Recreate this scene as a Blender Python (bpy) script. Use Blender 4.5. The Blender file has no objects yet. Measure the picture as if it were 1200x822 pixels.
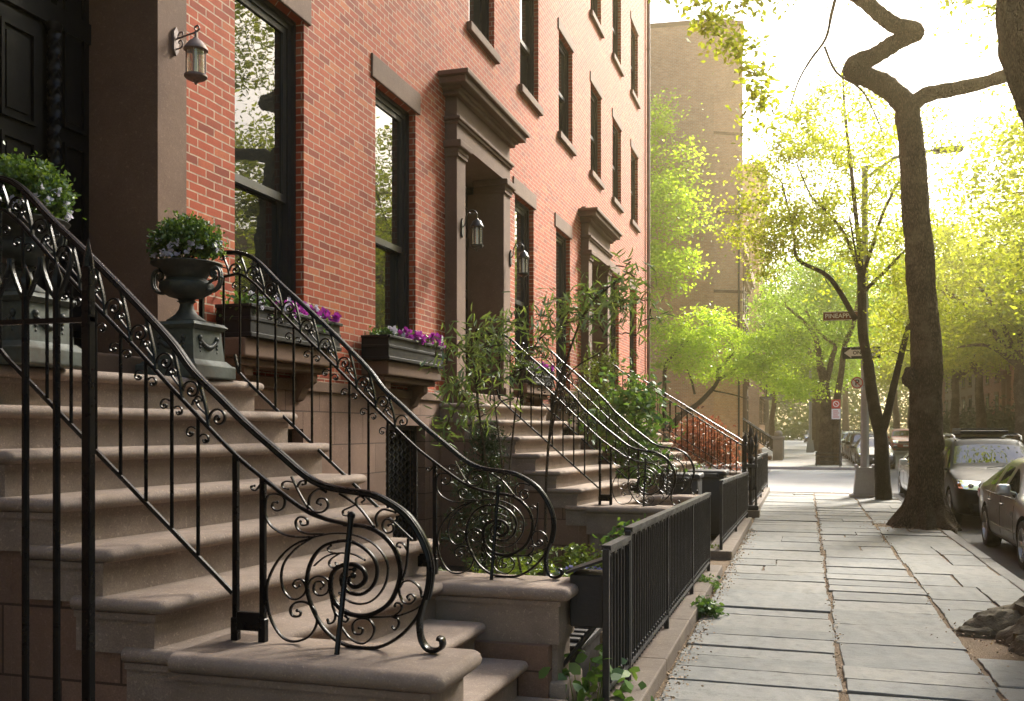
import bpy, bmesh, math, random
import numpy as np
from mathutils import Vector, Matrix, noise as mnoise
from mathutils.bvhtree import BVHTree

scene = bpy.context.scene
COL = scene.collection
PI = math.pi
ORIG = {}          # world origin used by every object that is built in world coordinates

# ------------------------------------------------------------------ materials
def newmat(name):
    m = bpy.data.materials.new(name); m.use_nodes = True
    nt = m.node_tree; nt.nodes.clear()
    return m, nt
def N(nt, typ, **kw):
    n = nt.nodes.new(typ)
    for k, v in kw.items(): setattr(n, k, v)
    return n
def L(nt, a, b): nt.links.new(a, b)
def ramp(nt, fac, stops):
    r = N(nt, 'ShaderNodeValToRGB'); cr = r.color_ramp
    cr.elements[0].position = stops[0][0]; cr.elements[0].color = (*stops[0][1], 1)
    cr.elements[1].position = stops[-1][0]; cr.elements[1].color = (*stops[-1][1], 1)
    for p, c in stops[1:-1]:
        e = cr.elements.new(p); e.color = (*c, 1)
    L(nt, fac, r.inputs[0]); return r.outputs[0]
def mixc(nt, fac, a, b, typ='MIX'):
    m = N(nt, 'ShaderNodeMix', data_type='RGBA', blend_type=typ)
    if isinstance(fac, (int, float)): m.inputs[0].default_value = fac
    else: L(nt, fac, m.inputs[0])
    for s, v in ((6, a), (7, b)):
        if isinstance(v, tuple): m.inputs[s].default_value = (*v, 1)
        else: L(nt, v, m.inputs[s])
    return m.outputs[2]
def noise(nt, scale, detail=5, rough=.6, vec=None, coord='Object'):
    n = N(nt, 'ShaderNodeTexNoise'); n.inputs['Scale'].default_value = scale
    n.inputs['Detail'].default_value = detail; n.inputs['Roughness'].default_value = rough
    if vec is None:
        t = N(nt, 'ShaderNodeTexCoord'); vec = t.outputs[coord]
    L(nt, vec, n.inputs['Vector']); return n.outputs['Fac']
def bump(nt, h, strength=.3, dist=.01, normal=None):
    b = N(nt, 'ShaderNodeBump'); b.inputs['Strength'].default_value = strength
    b.inputs['Distance'].default_value = dist; L(nt, h, b.inputs['Height'])
    if normal is not None: L(nt, normal, b.inputs['Normal'])
    return b.outputs[0]
def finish(nt, color, rough=.7, metal=0, normal=None, spec=.5, coat=0):
    p = N(nt, 'ShaderNodeBsdfPrincipled'); o = N(nt, 'ShaderNodeOutputMaterial')
    if isinstance(color, tuple): p.inputs['Base Color'].default_value = (*color, 1)
    else: L(nt, color, p.inputs['Base Color'])
    if isinstance(rough, (int, float)): p.inputs['Roughness'].default_value = rough
    else: L(nt, rough, p.inputs['Roughness'])
    p.inputs['Metallic'].default_value = metal
    p.inputs['Specular IOR Level'].default_value = spec
    p.inputs['Coat Weight'].default_value = coat
    if normal is not None: L(nt, normal, p.inputs['Normal'])
    L(nt, p.outputs[0], o.inputs[0]); return p
def mapr(nt, v, a, b, c, d):
    m = N(nt, 'ShaderNodeMapRange'); L(nt, v, m.inputs[0])
    for i, x in enumerate((a, b, c, d)): m.inputs[i + 1].default_value = x
    return m.outputs[0]

def stone(name, c1, c2, rough=.85, scale=6, fine=90, bmp=.25, joints=None, spec=.3):
    m, nt = newmat(name)
    a = noise(nt, scale, 6, .65); f = noise(nt, fine, 4, .7)
    col = ramp(nt, a, [(.3, c1), (.7, c2)])
    col = mixc(nt, mapr(nt, f, .35, .7, 0, .55), col, tuple(x * .5 for x in c1))
    pit = noise(nt, fine * .35, 3, .8); col = mixc(nt, mapr(nt, pit, .58, .68, 0, .5), col, tuple(min(1, x * 1.5) for x in c2))
    big = noise(nt, scale * .18, 3, .5)
    col = mixc(nt, mapr(nt, big, .45, .7, 0, .6), col, tuple(x * .55 for x in c2))
    nrm = bump(nt, f, bmp*1.6, .005)
    nrm = bump(nt, a, bmp*1.5, .02, nrm)
    if joints:
        t = N(nt, 'ShaderNodeTexCoord'); s = N(nt, 'ShaderNodeSeparateXYZ'); L(nt, t.outputs['Object'], s.inputs[0])
        ad = N(nt, 'ShaderNodeMath', operation='ADD'); L(nt, s.outputs[0], ad.inputs[0]); L(nt, s.outputs[1], ad.inputs[1])
        cb = N(nt, 'ShaderNodeCombineXYZ'); L(nt, ad.outputs[0], cb.inputs[0]); L(nt, s.outputs[2], cb.inputs[1])
        br = N(nt, 'ShaderNodeTexBrick'); L(nt, cb.outputs[0], br.inputs['Vector'])
        br.inputs['Scale'].default_value = 1; br.inputs['Brick Width'].default_value = joints[0]
        br.inputs['Row Height'].default_value = joints[1]; br.inputs['Mortar Size'].default_value = joints[2]
        br.inputs['Color1'].default_value = (.85, .85, .85, 1); br.inputs['Color2'].default_value = (1.1, 1.1, 1.1, 1)
        col = mixc(nt, 1.0, col, br.outputs['Color'], 'MULTIPLY')
        br.inputs['Mortar'].default_value = (.35, .35, .35, 1)
        inv = mapr(nt, br.outputs['Fac'], 0, 1, 1, 0)
        nrm = bump(nt, inv, .6, .008, nrm)
    finish(nt, col, rough, 0, nrm, spec)
    return m

def brick(name, ca, cb, cc, mortar, row=.068, bw=.212, msize=.006):
    m, nt = newmat(name)
    t = N(nt, 'ShaderNodeTexCoord'); s = N(nt, 'ShaderNodeSeparateXYZ'); L(nt, t.outputs['Object'], s.inputs[0])
    ad = N(nt, 'ShaderNodeMath', operation='ADD'); L(nt, s.outputs[0], ad.inputs[0]); L(nt, s.outputs[1], ad.inputs[1])
    w = noise(nt, 3.2, 3, .6); w2 = mapr(nt, w, 0, 1, -.008, .008)
    zz = N(nt, 'ShaderNodeMath', operation='ADD'); L(nt, s.outputs[2], zz.inputs[0]); L(nt, w2, zz.inputs[1])
    cv = N(nt, 'ShaderNodeCombineXYZ'); L(nt, ad.outputs[0], cv.inputs[0]); L(nt, zz.outputs[0], cv.inputs[1])
    br = N(nt, 'ShaderNodeTexBrick'); L(nt, cv.outputs[0], br.inputs['Vector'])
    br.inputs['Scale'].default_value = 1; br.inputs['Brick Width'].default_value = bw
    br.inputs['Row Height'].default_value = row; br.inputs['Mortar Size'].default_value = msize
    br.inputs['Mortar Smooth'].default_value = .25; br.inputs['Bias'].default_value = 0
    br.inputs['Color1'].default_value = (0, 0, 0, 1); br.inputs['Color2'].default_value = (1, 1, 1, 1)
    br.inputs['Mortar'].default_value = (.5, .5, .5, 1)
    per = N(nt, 'ShaderNodeSeparateColor'); L(nt, br.outputs['Color'], per.inputs[0])
    col = ramp(nt, per.outputs[0], [(0, ca), (.45, cb), (.8, cb), (1, cc)])
    a = noise(nt, 1.1, 5, .7); f = noise(nt, 45, 4, .7)
    col = mixc(nt, mapr(nt, a, .42, .8, 0, .4), col, tuple(min(1, x * 1.12 + d) for x, d in zip(cb, (.07, .05, .03))))   # pale bloom on old brick
    col = mixc(nt, mapr(nt, f, .35, .75, 0, .4), col, tuple(x * .55 for x in ca))
    st = noise(nt, .45, 6, .75)
    col = mixc(nt, mapr(nt, st, .48, .7, 0, .55), col, tuple(x * .45 for x in cb))
    mm = noise(nt, 14, 3, .6)
    mcol = ramp(nt, mm, [(.3, tuple(x * .55 for x in mortar)), (.6, mortar)])
    col = mixc(nt, br.outputs['Fac'], col, mcol)
    inv = mapr(nt, br.outputs['Fac'], 0, 1, 1, 0)
    nrm = bump(nt, f, .25, .004); nrm = bump(nt, inv, .7, .008, nrm)
    finish(nt, col, .85, 0, nrm, .3)
    return m

def paint(name, c, rough=.35, metal=0, var=.25, bmp=.08, scale=30, spec=.5, coat=0, dirt=None):
    m, nt = newmat(name)
    a = noise(nt, scale, 4, .6); b = noise(nt, 5, 5, .65)
    col = ramp(nt, a, [(.3, tuple(x * (1 - var) for x in c)), (.7, tuple(min(1, x * (1 + var)) for x in c))])
    if dirt: col = mixc(nt, mapr(nt, b, .5, .72, 0, .6), col, dirt)
    r = mapr(nt, b, .3, .7, rough * .75, min(1, rough * 1.35))
    finish(nt, col, r, metal, bump(nt, a, bmp, .004), spec, coat)
    return m

def leafmat(name, stops, trans=.5, tint=(1.25, 1.2, .5)):
    m, nt = newmat(name)
    g = N(nt, 'ShaderNodeNewGeometry')
    col = ramp(nt, g.outputs['Random Per Island'], stops)
    big = noise(nt, 1.2, 3, .5)
    col = mixc(nt, mapr(nt, big, .35, .7, 0, .45), col, tuple(x * .7 for x in stops[0][1]))
    d = N(nt, 'ShaderNodeBsdfDiffuse'); L(nt, col, d.inputs[0])
    tc = mixc(nt, 1.0, col, tint, 'MULTIPLY')
    t = N(nt, 'ShaderNodeBsdfTranslucent'); L(nt, tc, t.inputs[0])
    mx = N(nt, 'ShaderNodeMixShader'); mx.inputs[0].default_value = trans
    L(nt, d.outputs[0], mx.inputs[1]); L(nt, t.outputs[0], mx.inputs[2])
    gl = N(nt, 'ShaderNodeBsdfGlossy'); gl.inputs['Roughness'].default_value = .35
    gl.inputs[0].default_value = (.8, .85, .8, 1)
    m2 = N(nt, 'ShaderNodeMixShader'); m2.inputs[0].default_value = .05
    L(nt, mx.outputs[0], m2.inputs[1]); L(nt, gl.outputs[0], m2.inputs[2])
    o = N(nt, 'ShaderNodeOutputMaterial'); L(nt, m2.outputs[0], o.inputs[0])
    return m

def glassmat(name, dark=(.012, .014, .014), ior=1.9, rough=.01, wav=.02):
    m, nt = newmat(name)
    d = N(nt, 'ShaderNodeBsdfDiffuse'); d.inputs[0].default_value = (*dark, 1)
    g = N(nt, 'ShaderNodeBsdfGlossy'); g.inputs['Roughness'].default_value = rough
    g.inputs[0].default_value = (.95, .97, 1, 1)
    w = noise(nt, 2.5, 2, .5); nb = bump(nt, w, wav, .05); L(nt, nb, g.inputs['Normal'])
    fr = N(nt, 'ShaderNodeFresnel'); fr.inputs[0].default_value = ior
    fm = mapr(nt, fr.outputs[0], 0, 1, .02, 1)
    mx = N(nt, 'ShaderNodeMixShader'); L(nt, fm, mx.inputs[0])
    L(nt, d.outputs[0], mx.inputs[1]); L(nt, g.outputs[0], mx.inputs[2])
    o = N(nt, 'ShaderNodeOutputMaterial'); L(nt, mx.outputs[0], o.inputs[0])
    return m

def barkmat(name, c1, c2, sc=1.0):
    m, nt = newmat(name)
    t = N(nt, 'ShaderNodeTexCoord'); mp = N(nt, 'ShaderNodeMapping'); mp.inputs['Scale'].default_value = (9 * sc, 9 * sc, 1.9 * sc)
    L(nt, t.outputs['Object'], mp.inputs[0])
    v = N(nt, 'ShaderNodeTexVoronoi'); v.feature = 'DISTANCE_TO_EDGE'
    n0 = noise(nt, 2.0, 4, .6, mp.outputs[0])
    vm = N(nt, 'ShaderNodeVectorMath', operation='ADD'); L(nt, mp.outputs[0], vm.inputs[0])
    cx = N(nt, 'ShaderNodeCombineXYZ'); L(nt, n0, cx.inputs[0]); L(nt, n0, cx.inputs[1]); L(nt, vm.outputs[0], v.inputs['Vector'])
    L(nt, cx.outputs[0], vm.inputs[1])
    e = mapr(nt, v.outputs['Distance'], 0, .35, 0, 1)
    f = noise(nt, 30, 5, .7)
    col = mixc(nt, e, tuple(x * .22 for x in c1), ramp(nt, f, [(.3, c1), (.7, c2)]))
    pb = noise(nt, 1.6, 5, .7); col = mixc(nt, mapr(nt, pb, .48, .68, 0, .6), col, (c2[0]*1.15, c2[1]*1.2, c2[2]*1.15))
    nrm = bump(nt, f, .4, .01); nrm = bump(nt, e, .9, .03, nrm)
    finish(nt, col, .9, 0, nrm, .2)
    return m

M = {}
M['brick'] = brick('red_brick', (.19, .028, .010), (.36, .060, .018), (.45, .135, .050), (.50, .375, .26), msize=.0065)
M['tower_brick'] = brick('tan_brick', (.47, .24, .12), (.56, .30, .155), (.61, .36, .21), (.55, .46, .36), .075, .22, .008)
M['far_brick'] = brick('dark_red_brick', (.20, .06, .04), (.28, .085, .05), (.33, .12, .07), (.35, .3, .26), .08, .22, .008)
M['brownstone'] = stone('brownstone', (.225, .170, .134), (.36, .284, .230), scale=5, fine=140, bmp=.22)
M['brownstone_wall'] = stone('brownstone_ashlar', (.205, .120, .085), (.265, .165, .118), scale=4, fine=120, joints=(.62, .31, .006))
M['trim'] = stone('brownstone_trim', (.145, .085, .055), (.19, .115, .076), scale=4, fine=110, bmp=.18)
M['door_black'] = paint('black_door_paint', (.005, .005, .006), .45, var=.3, spec=.2)
M['door_brown'] = paint('dark_walnut_door', (.035, .020, .013), .4, var=.35, scale=12)
M['frame_black'] = paint('black_window_paint', (.013, .014, .016), .38, var=.2)
M['iron'] = paint('black_iron_paint', (.004, .004, .0045), .27, var=.3, bmp=.12, scale=70, spec=.2)
M['iron_dull'] = paint('weathered_black_iron', (.012, .012, .013), .42, var=.4, bmp=.25, scale=60, spec=.5)
M['glass'] = glassmat('window_glass', ior=1.47)
M['car_glass'] = glassmat('car_glass', (.012, .014, .012), 1.75, .01, .0)
M['urn'] = paint('verdigris_cast_iron', (.022, .026, .022), .5, var=.35, bmp=.3, scale=40, dirt=(.035, .048, .038))
M['urn_base'] = paint('green_weathered_iron', (.05, .062, .050), .65, var=.3, bmp=.3, scale=25, dirt=(.085, .055, .036))
M['box_black'] = paint('black_box_paint', (.011, .011, .012), .5, var=.25, spec=.2)
M['soil'] = stone('garden_soil', (.05, .035, .024), (.09, .065, .045), scale=20, fine=160, bmp=.8)
M['litter'] = stone('leaf_litter', (.14, .09, .05), (.25, .17, .10), scale=60, fine=300, bmp=.6)
M['crumbs'] = paint('dry_leaf_crumbs', (.34, .24, .15), .9, var=.5)
M['root_bark'] = stone('mossy_root', (.075, .060, .040), (.14, .118, .075), scale=9, fine=60, bmp=.6)
M['asphalt'] = stone('asphalt', (.075, .074, .072), (.11, .108, .105), scale=3, fine=300, bmp=.4)
M['concrete'] = stone('concrete', (.34, .33, .31), (.44, .43, .41), scale=2, fine=120, bmp=.2)
M['kerb'] = stone('kerb_stone', (.20, .195, .18), (.29, .28, .265), scale=5, fine=130, bmp=.3)
M['paintline'] = stone('road_paint', (.55, .55, .53), (.75, .75, .72), scale=8, fine=60, bmp=.1)
M['bark'] = barkmat('street_tree_bark', (.10, .068, .046), (.21, .155, .11))
M['bark_moss'] = barkmat('mossy_bark', (.085, .072, .05), (.15, .135, .09), 1.6)
M['bark_thin'] = barkmat('young_bark', (.055, .042, .032), (.10, .08, .06), 2)
M['tan_wood'] = barkmat('pale_stem', (.16, .12, .08), (.26, .2, .14), 4)
M['grey_metal'] = paint('grey_street_metal', (.30, .30, .295), .5, var=.1)
M['brass'] = paint('aged_brass', (.30, .20, .10), .4, .8)
M['lamp_bronze'] = paint('faded_bronze', (.17, .12, .105), .55, .2, dirt=(.25, .19, .17))
M['lamp_black'] = paint('lantern_black', (.02, .02, .02), .35, .2)
M['sign_brown'] = paint('sign_brown', (.16, .045, .022), .5, var=.05)
M['sign_white'] = paint('sign_white', (.75, .74, .70), .5, var=.04)
M['sign_black'] = paint('sign_black', (.015, .015, .015), .5, var=.05)
M['sign_red'] = paint('sign_red', (.5, .04, .025), .5, var=.05)
M['chrome'] = paint('chrome_trim', (.55, .55, .55), .12, 1, var=.05, bmp=0)
M['rubber'] = paint('tyre_rubber', (.016, .016, .016), .8, var=.3)
M['alloy'] = paint('alloy_rim', (.42, .42, .42), .3, .85, var=.1, bmp=0)
M['plastic_black'] = paint('black_plastic', (.018, .018, .019), .5, var=.2)
M['cardboard'] = paint('cardboard', (.42, .30, .19), .85, var=.1)
M['paper'] = paint('pale_paper', (.62, .60, .55), .85, var=.1)
M['flower_pink'] = leafmat('magenta_petal', [(0, (.38, .03, .34)), (1, (.62, .10, .55))], .35, (1, .9, 1))
M['flower_white'] = leafmat('white_petal', [(0, (.6, .58, .68)), (1, (.8, .78, .85))], .35, (1, 1, 1))
M['flower_blue'] = leafmat('blue_petal', [(0, (.18, .17, .42)), (1, (.35, .33, .62))], .35, (1, 1, 1))
M['leaf_box'] = leafmat('boxwood_leaf', [(0, (.035, .075, .016)), (.6, (.085, .15, .03)), (1, (.19, .27, .06))], .35)
M['leaf_lime'] = leafmat('lime_leaf', [(0, (.26, .34, .035)), (.5, (.38, .45, .05)), (1, (.48, .52, .09))], .65, (1.6, 1.8, .75))
M['leaf_mid'] = leafmat('street_tree_leaf', [(0, (.12, .18, .03)), (.5, (.19, .26, .04)), (1, (.28, .33, .065))], .65, (1.5, 1.75, .6))
M['leaf_gold'] = leafmat('sunny_leaf', [(0, (.16, .185, .03)), (.5, (.26, .28, .045)), (1, (.36, .34, .07))], .68, (1.9, 2.0, .6))
M['leaf_willow'] = leafmat('narrow_leaf', [(0, (.10, .16, .06)), (.6, (.19, .27, .10)), (1, (.30, .37, .17))], .45)
M['leaf_dark'] = leafmat('conifer_leaf', [(0, (.018, .032, .016)), (1, (.045, .07, .03))], .25)
M['leaf_wood'] = leafmat('distant_leaf', [(0, (.05, .09, .02)), (1, (.10, .15, .035))], .3)
M['leaf_fern'] = leafmat('fern_leaf', [(0, (.10, .15, .03)), (1, (.2, .26, .06))], .45)
M['leaf_vine'] = leafmat('vine_leaf', [(0, (.05, .11, .03)), (.6, (.1, .19, .05)), (1, (.18, .27, .09))], .4)
M['leaf_red'] = leafmat('maple_red_leaf', [(0, (.13, .05, .03)), (1, (.27, .115, .065))], .5, (1.2, .8, .6))
M['leaf_ground'] = leafmat('ground_leaf', [(0, (.05, .085, .03)), (1, (.12, .17, .06))], .35)

# sidewalk flagstones: each slab (mesh island) takes its own bluestone tone
def flagmat():
    m, nt = newmat('bluestone')
    g = N(nt, 'ShaderNodeNewGeometry')
    col = ramp(nt, g.outputs['Random Per Island'], [(0, (.115, .122, .122)), (.3, (.172, .178, .172)), (.55, (.222, .220, .205)), (.8, (.15, .16, .162)), (1, (.192, .188, .172))])
    a = noise(nt, 2.2, 6, .7); f = noise(nt, 130, 4, .7); s = noise(nt, 9, 6, .75)
    col = mixc(nt, mapr(nt, a, .4, .72, 0, .5), col, (.27, .255, .225))
    col = mixc(nt, mapr(nt, s, .5, .68, 0, .75), col, (.10, .10, .095))
    col = mixc(nt, mapr(nt, f, .4, .7, 0, .5), col, (.085, .085, .08))
    wv = N(nt, 'ShaderNodeTexWave'); wv.inputs['Scale'].default_value = 1.3; wv.inputs['Distortion'].default_value = 9
    wv.inputs['Detail'].default_value = 4
    t = N(nt, 'ShaderNodeTexCoord'); L(nt, t.outputs['Object'], wv.inputs['Vector'])
    nrm = bump(nt, f, .25, .004); nrm = bump(nt, wv.outputs['Fac'], .3, .012, nrm); nrm = bump(nt, s, .5, .012, nrm)
    finish(nt, col, .75, 0, nrm, .35)
    return m
M['flag'] = flagmat()

# ------------------------------------------------------------------ mesh collector
class MB:
    def __init__(s): s.v = []; s.f = []
    def add(s, vs, fs):
        o = len(s.v); s.v += [tuple(p) for p in vs]; s.f += [tuple(i + o for i in f) for f in fs]
    def box(s, x0, x1, y0, y1, z0, z1):
        s.add([(x0,y0,z0),(x1,y0,z0),(x1,y1,z0),(x0,y1,z0),(x0,y0,z1),(x1,y0,z1),(x1,y1,z1),(x0,y1,z1)],
              [(0,3,2,1),(4,5,6,7),(0,1,5,4),(1,2,6,5),(2,3,7,6),(3,0,4,7)])
    def rbox(s, x0, x1, y0, y1, z0, z1, r=.01, seg=2, edges=None):
        bm = bmesh.new(); bmesh.ops.create_cube(bm, size=1)
        for v in bm.verts:
            v.co = Vector(((x0+x1)/2 + v.co.x*(x1-x0), (y0+y1)/2 + v.co.y*(y1-y0), (z0+z1)/2 + v.co.z*(z1-z0)))
        es = bm.edges[:] if edges is None else [e for e in bm.edges if edges((e.verts[0].co+e.verts[1].co)/2)]
        bmesh.ops.bevel(bm, geom=es, offset=r, segments=seg, profile=.5, affect='EDGES', clamp_overlap=True)
        bm.verts.index_update()
        s.add([v.co[:] for v in bm.verts], [[v.index for v in f.verts] for f in bm.faces]); bm.free()
    def prism(s, poly, a0, a1, axis='y'):
        n = len(poly)
        def P(p, a):
            return (p[0], a, p[1]) if axis == 'y' else (a, p[0], p[1]) if axis == 'x' else (p[0], p[1], a)
        vs = [P(p, a0) for p in poly] + [P(p, a1) for p in poly]
        fs = [tuple(range(n))[::-1], tuple(range(n, 2*n))] + [(i, (i+1) % n, n+(i+1) % n, n+i) for i in range(n)]
        s.add(vs, fs)
    def tube(s, path, radii, n=8, cap=True):
        path = [Vector(p) for p in path]
        if isinstance(radii, (int, float)): radii = [radii]*len(path)
        up = Vector((.13, .27, .95)).normalized(); vs = []; fs = []
        prev = None
        for i, p in enumerate(path):
            t = (path[min(i+1, len(path)-1)] - path[max(i-1, 0)])
            t = t.normalized() if t.length > 1e-9 else Vector((0,0,1))
            if prev is None:
                a = t.cross(up)
                if a.length < 1e-3: a = t.cross(Vector((1,0,0)))
            else:
                a = prev - t*prev.dot(t)
                if a.length < 1e-4: a = t.cross(up)
            a.normalize(); b = t.cross(a); prev = a
            for k in range(n):
                th = 2*PI*k/n
                vs.append(p + (a*math.cos(th) + b*math.sin(th))*radii[i])
        m = len(path)
        for i in range(m-1):
            for k in range(n):
                fs.append((i*n+k, i*n+(k+1) % n, (i+1)*n+(k+1) % n, (i+1)*n+k))
        if cap: fs += [tuple(range(n))[::-1], tuple((m-1)*n+k for k in range(n))]
        s.add(vs, fs)
    def strip(s, pts, y, a, b, n=8, taper=False):
        """flat iron bar bent in the XZ plane: half thickness a in the plane, half width b across it"""
        m = len(pts); vs = []; fs = []
        for i, p in enumerate(pts):
            q0 = pts[max(i-1, 0)]; q1 = pts[min(i+1, m-1)]
            tx, tz = q1[0]-q0[0], q1[1]-q0[1]; l = math.hypot(tx, tz) or 1
            nx, nz = -tz/l, tx/l
            k2 = 1.0 if not taper else max(.55, min(1, (m-1-i)/(.25*m)+.55))
            for k in range(n):
                th = 2*PI*(k+.5)/n
                c, d = math.cos(th), math.sin(th)
                c = math.copysign(abs(c)**.6, c)*a*k2; d = math.copysign(abs(d)**.6, d)*b
                vs.append((p[0]+nx*c, y+d, p[1]+nz*c))
        for i in range(m-1):
            for k in range(n): fs.append((i*n+k, i*n+(k+1) % n, (i+1)*n+(k+1) % n, (i+1)*n+k))
        fs += [tuple(range(n))[::-1], tuple((m-1)*n+k for k in range(n))]
        s.add(vs, fs)
    def lathe(s, prof, c=(0,0,0), n=24, flute=0, fr=(0, 0)):
        vs = []; fs = []
        for r, z in prof:
            for k in range(n):
                th = 2*PI*k/n
                rr = r*(1 + (flute*math.cos(12*th) if fr[0] <= z <= fr[1] else 0))
                vs.append((c[0]+rr*math.cos(th), c[1]+rr*math.sin(th), c[2]+z))
        m = len(prof)
        for i in range(m-1):
            for k in range(n): fs.append((i*n+k, i*n+(k+1) % n, (i+1)*n+(k+1) % n, (i+1)*n+k))
        if prof[0][0] > 1e-4: fs.append(tuple(range(n))[::-1])
        if prof[-1][0] > 1e-4: fs.append(tuple((m-1)*n+k for k in range(n)))
        s.add(vs, fs)
    def ball(s, c, r, n=8, m=6, sz=1):
        prof = [(max(1e-5, r*math.sin(PI*i/m)), -r*math.cos(PI*i/m)*sz) for i in range(m+1)]
        prof[0] = (1e-5, prof[0][1]); prof[-1] = (1e-5, prof[-1][1])
        s.lathe(prof, c, n)
    def build(s, name, mat, parent=None, smooth=False, local=False, angle=None):
        me = bpy.data.meshes.new(name)
        o0 = Vector((0,0,0)) if (local or parent is None) else Vector(ORIG.get(parent.name, (0,0,0)))
        me.from_pydata([Vector(p)-o0 for p in s.v], [], s.f); me.update()
        return link(name, me, mat, parent, smooth, o0)
def link(name, me, mat, parent=None, smooth=False, o0=(0,0,0)):
    ob = bpy.data.objects.new(name, me); COL.objects.link(ob)
    if mat is not None: me.materials.append(mat)
    if smooth:
        me.polygons.foreach_set('use_smooth', [True]*len(me.polygons))
        try: me.set_sharp_from_angle(angle=math.radians(42))
        except Exception: pass
    if parent is not None: ob.parent = parent
    ORIG[ob.name] = tuple(o0)
    return ob
def thing(name, loc, label, cat, group=None):
    o = bpy.data.objects.new(name, None); COL.objects.link(o); o.location = loc
    o.empty_display_size = .1
    ORIG[o.name] = tuple(loc); tag(o, label, cat, group); return o
def tag(o, label=None, cat=None, group=None, kind=None):
    if label: o['label'] = label
    if cat: o['category'] = cat
    if group: o['group'] = group
    if kind: o['kind'] = kind
    return o
def copy_tree(o, parent=None, top=True):
    c = o.copy(); COL.objects.link(c)
    if parent is not None: c.parent = parent
    for ch in list(o.children): copy_tree(ch, c, False)
    return c
def dup(o, loc=None, label=None, rz=None, sc=None):
    c = copy_tree(o)
    if loc is not None: c.location = loc
    if rz is not None: c.rotation_euler.z = rz
    if sc is not None: c.scale = (sc, sc, sc)
    if label: c['label'] = label
    return c
def cat_rom(pts, k=5):
    out = []; n = len(pts)
    for i in range(n-1):
        p0 = pts[max(i-1,0)]; p1 = pts[i]; p2 = pts[i+1]; p3 = pts[min(i+2,n-1)]
        for j in range(k):
            t = j/k
            out.append(tuple(.5*((2*b)+(-a+c)*t+(2*a-5*b+4*c-d)*t*t+(-a+3*b-3*c+d)*t**3) for a,b,c,d in zip(p0,p1,p2,p3)))
    out.append(tuple(pts[-1])); return out
def evaluated(ob):
    dg = bpy.context.evaluated_depsgraph_get()
    return bpy.data.meshes.new_from_object(ob.evaluated_get(dg))

# ------------------------------------------------------------------ leaves (numpy)
def leaf_mesh(name, pts, size, mat, parent, rng, aspect=.45, flat=.0, droop=0., var=.5, dirs=None, shaped=False):
    shaped = shaped or name in ('foliage', 'petunia', 'white_blossom', 'blossom')
    n = len(pts); pts = np.asarray(pts, float)
    d = rng.normal(size=(n,3)) if dirs is None else np.asarray(dirs) + rng.normal(size=(n,3))*.45
    d[:,2] = d[:,2]*(1-flat) - droop
    d /= np.linalg.norm(d, axis=1)[:,None] + 1e-9
    r = rng.normal(size=(n,3)); r[:,2] += flat*2.0
    sd = np.cross(d, r); sd /= np.linalg.norm(sd, axis=1)[:,None] + 1e-9
    l = size*(1-var*.5 + var*rng.random(n))[:,None]; w = l*aspect*.5
    nm = np.cross(sd, d)
    q = 6 if shaped else 4
    v = np.empty((n,q,3))
    if shaped:      # a pointed oval, slightly cupped
        for i, (a, b, c) in enumerate(((0,0,0),(.28,.85,.07),(.66,.80,.05),(1,0,-.06),(.66,-.80,.05),(.28,-.85,.07))): v[:,i] = pts + d*l*a + sd*w*b + nm*l*c
    else:
        v[:,0] = pts; v[:,1] = pts + d*l*.45 + sd*w + nm*l*.06; v[:,2] = pts + d*l; v[:,3] = pts + d*l*.45 - sd*w + nm*l*.06
    o0 = np.array(ORIG.get(parent.name, (0,0,0))) if parent is not None else np.zeros(3)
    v -= o0
    me = bpy.data.meshes.new(name)
    me.vertices.add(q*n); me.vertices.foreach_set('co', v.reshape(-1))
    me.loops.add(q*n); me.loops.foreach_set('vertex_index', np.arange(q*n, dtype=np.int32))
    me.polygons.add(n); me.polygons.foreach_set('loop_start', np.arange(0, q*n, q, dtype=np.int32))
    me.polygons.foreach_set('loop_total', np.full(n, q, dtype=np.int32))
    me.update(calc_edges=True)
    return link(name, me, mat, parent, False, tuple(o0))
def clump_pts(rng, centers, per, sig, sz=.6):
    c = np.repeat(np.asarray(centers, float), per, axis=0)
    o = rng.normal(size=c.shape); o[:,2] *= sz
    s = np.repeat(sig*(.6+.8*rng.random(len(centers))), per)[:,None]
    return c + o*s
def ell_pts(rng, n, c, r, hollow=.35):
    d = rng.normal(size=(n,3)); d /= np.linalg.norm(d, axis=1)[:,None]
    u = (hollow**3 + (1-hollow**3)*rng.random(n))**(1/3)
    return np.asarray(c) + d*u[:,None]*np.asarray(r)
# ------------------------------------------------------------------ setting
rnd = random.Random(5)
def sheet(name, x0, x1, y0, y1, z, mat):
    mb = MB(); mb.add([(x0,y0,z),(x1,y0,z),(x1,y1,z),(x0,y1,z)], [(0,1,2,3)])
    return tag(mb.build(name, mat), kind='structure')
FD = -4.35                      # plane of the house fronts
Y_END = 27.4                    # where the near block's pavement ends
sheet('ground', -120, 120, -40, 258, -.16, M['asphalt'])
sheet('road', 2.38, 8.2, -20, 257, -.13, M['asphalt'])
sheet('cross_street', -90, 90, Y_END+.2, 45.5, -.125, M['asphalt'])
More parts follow.
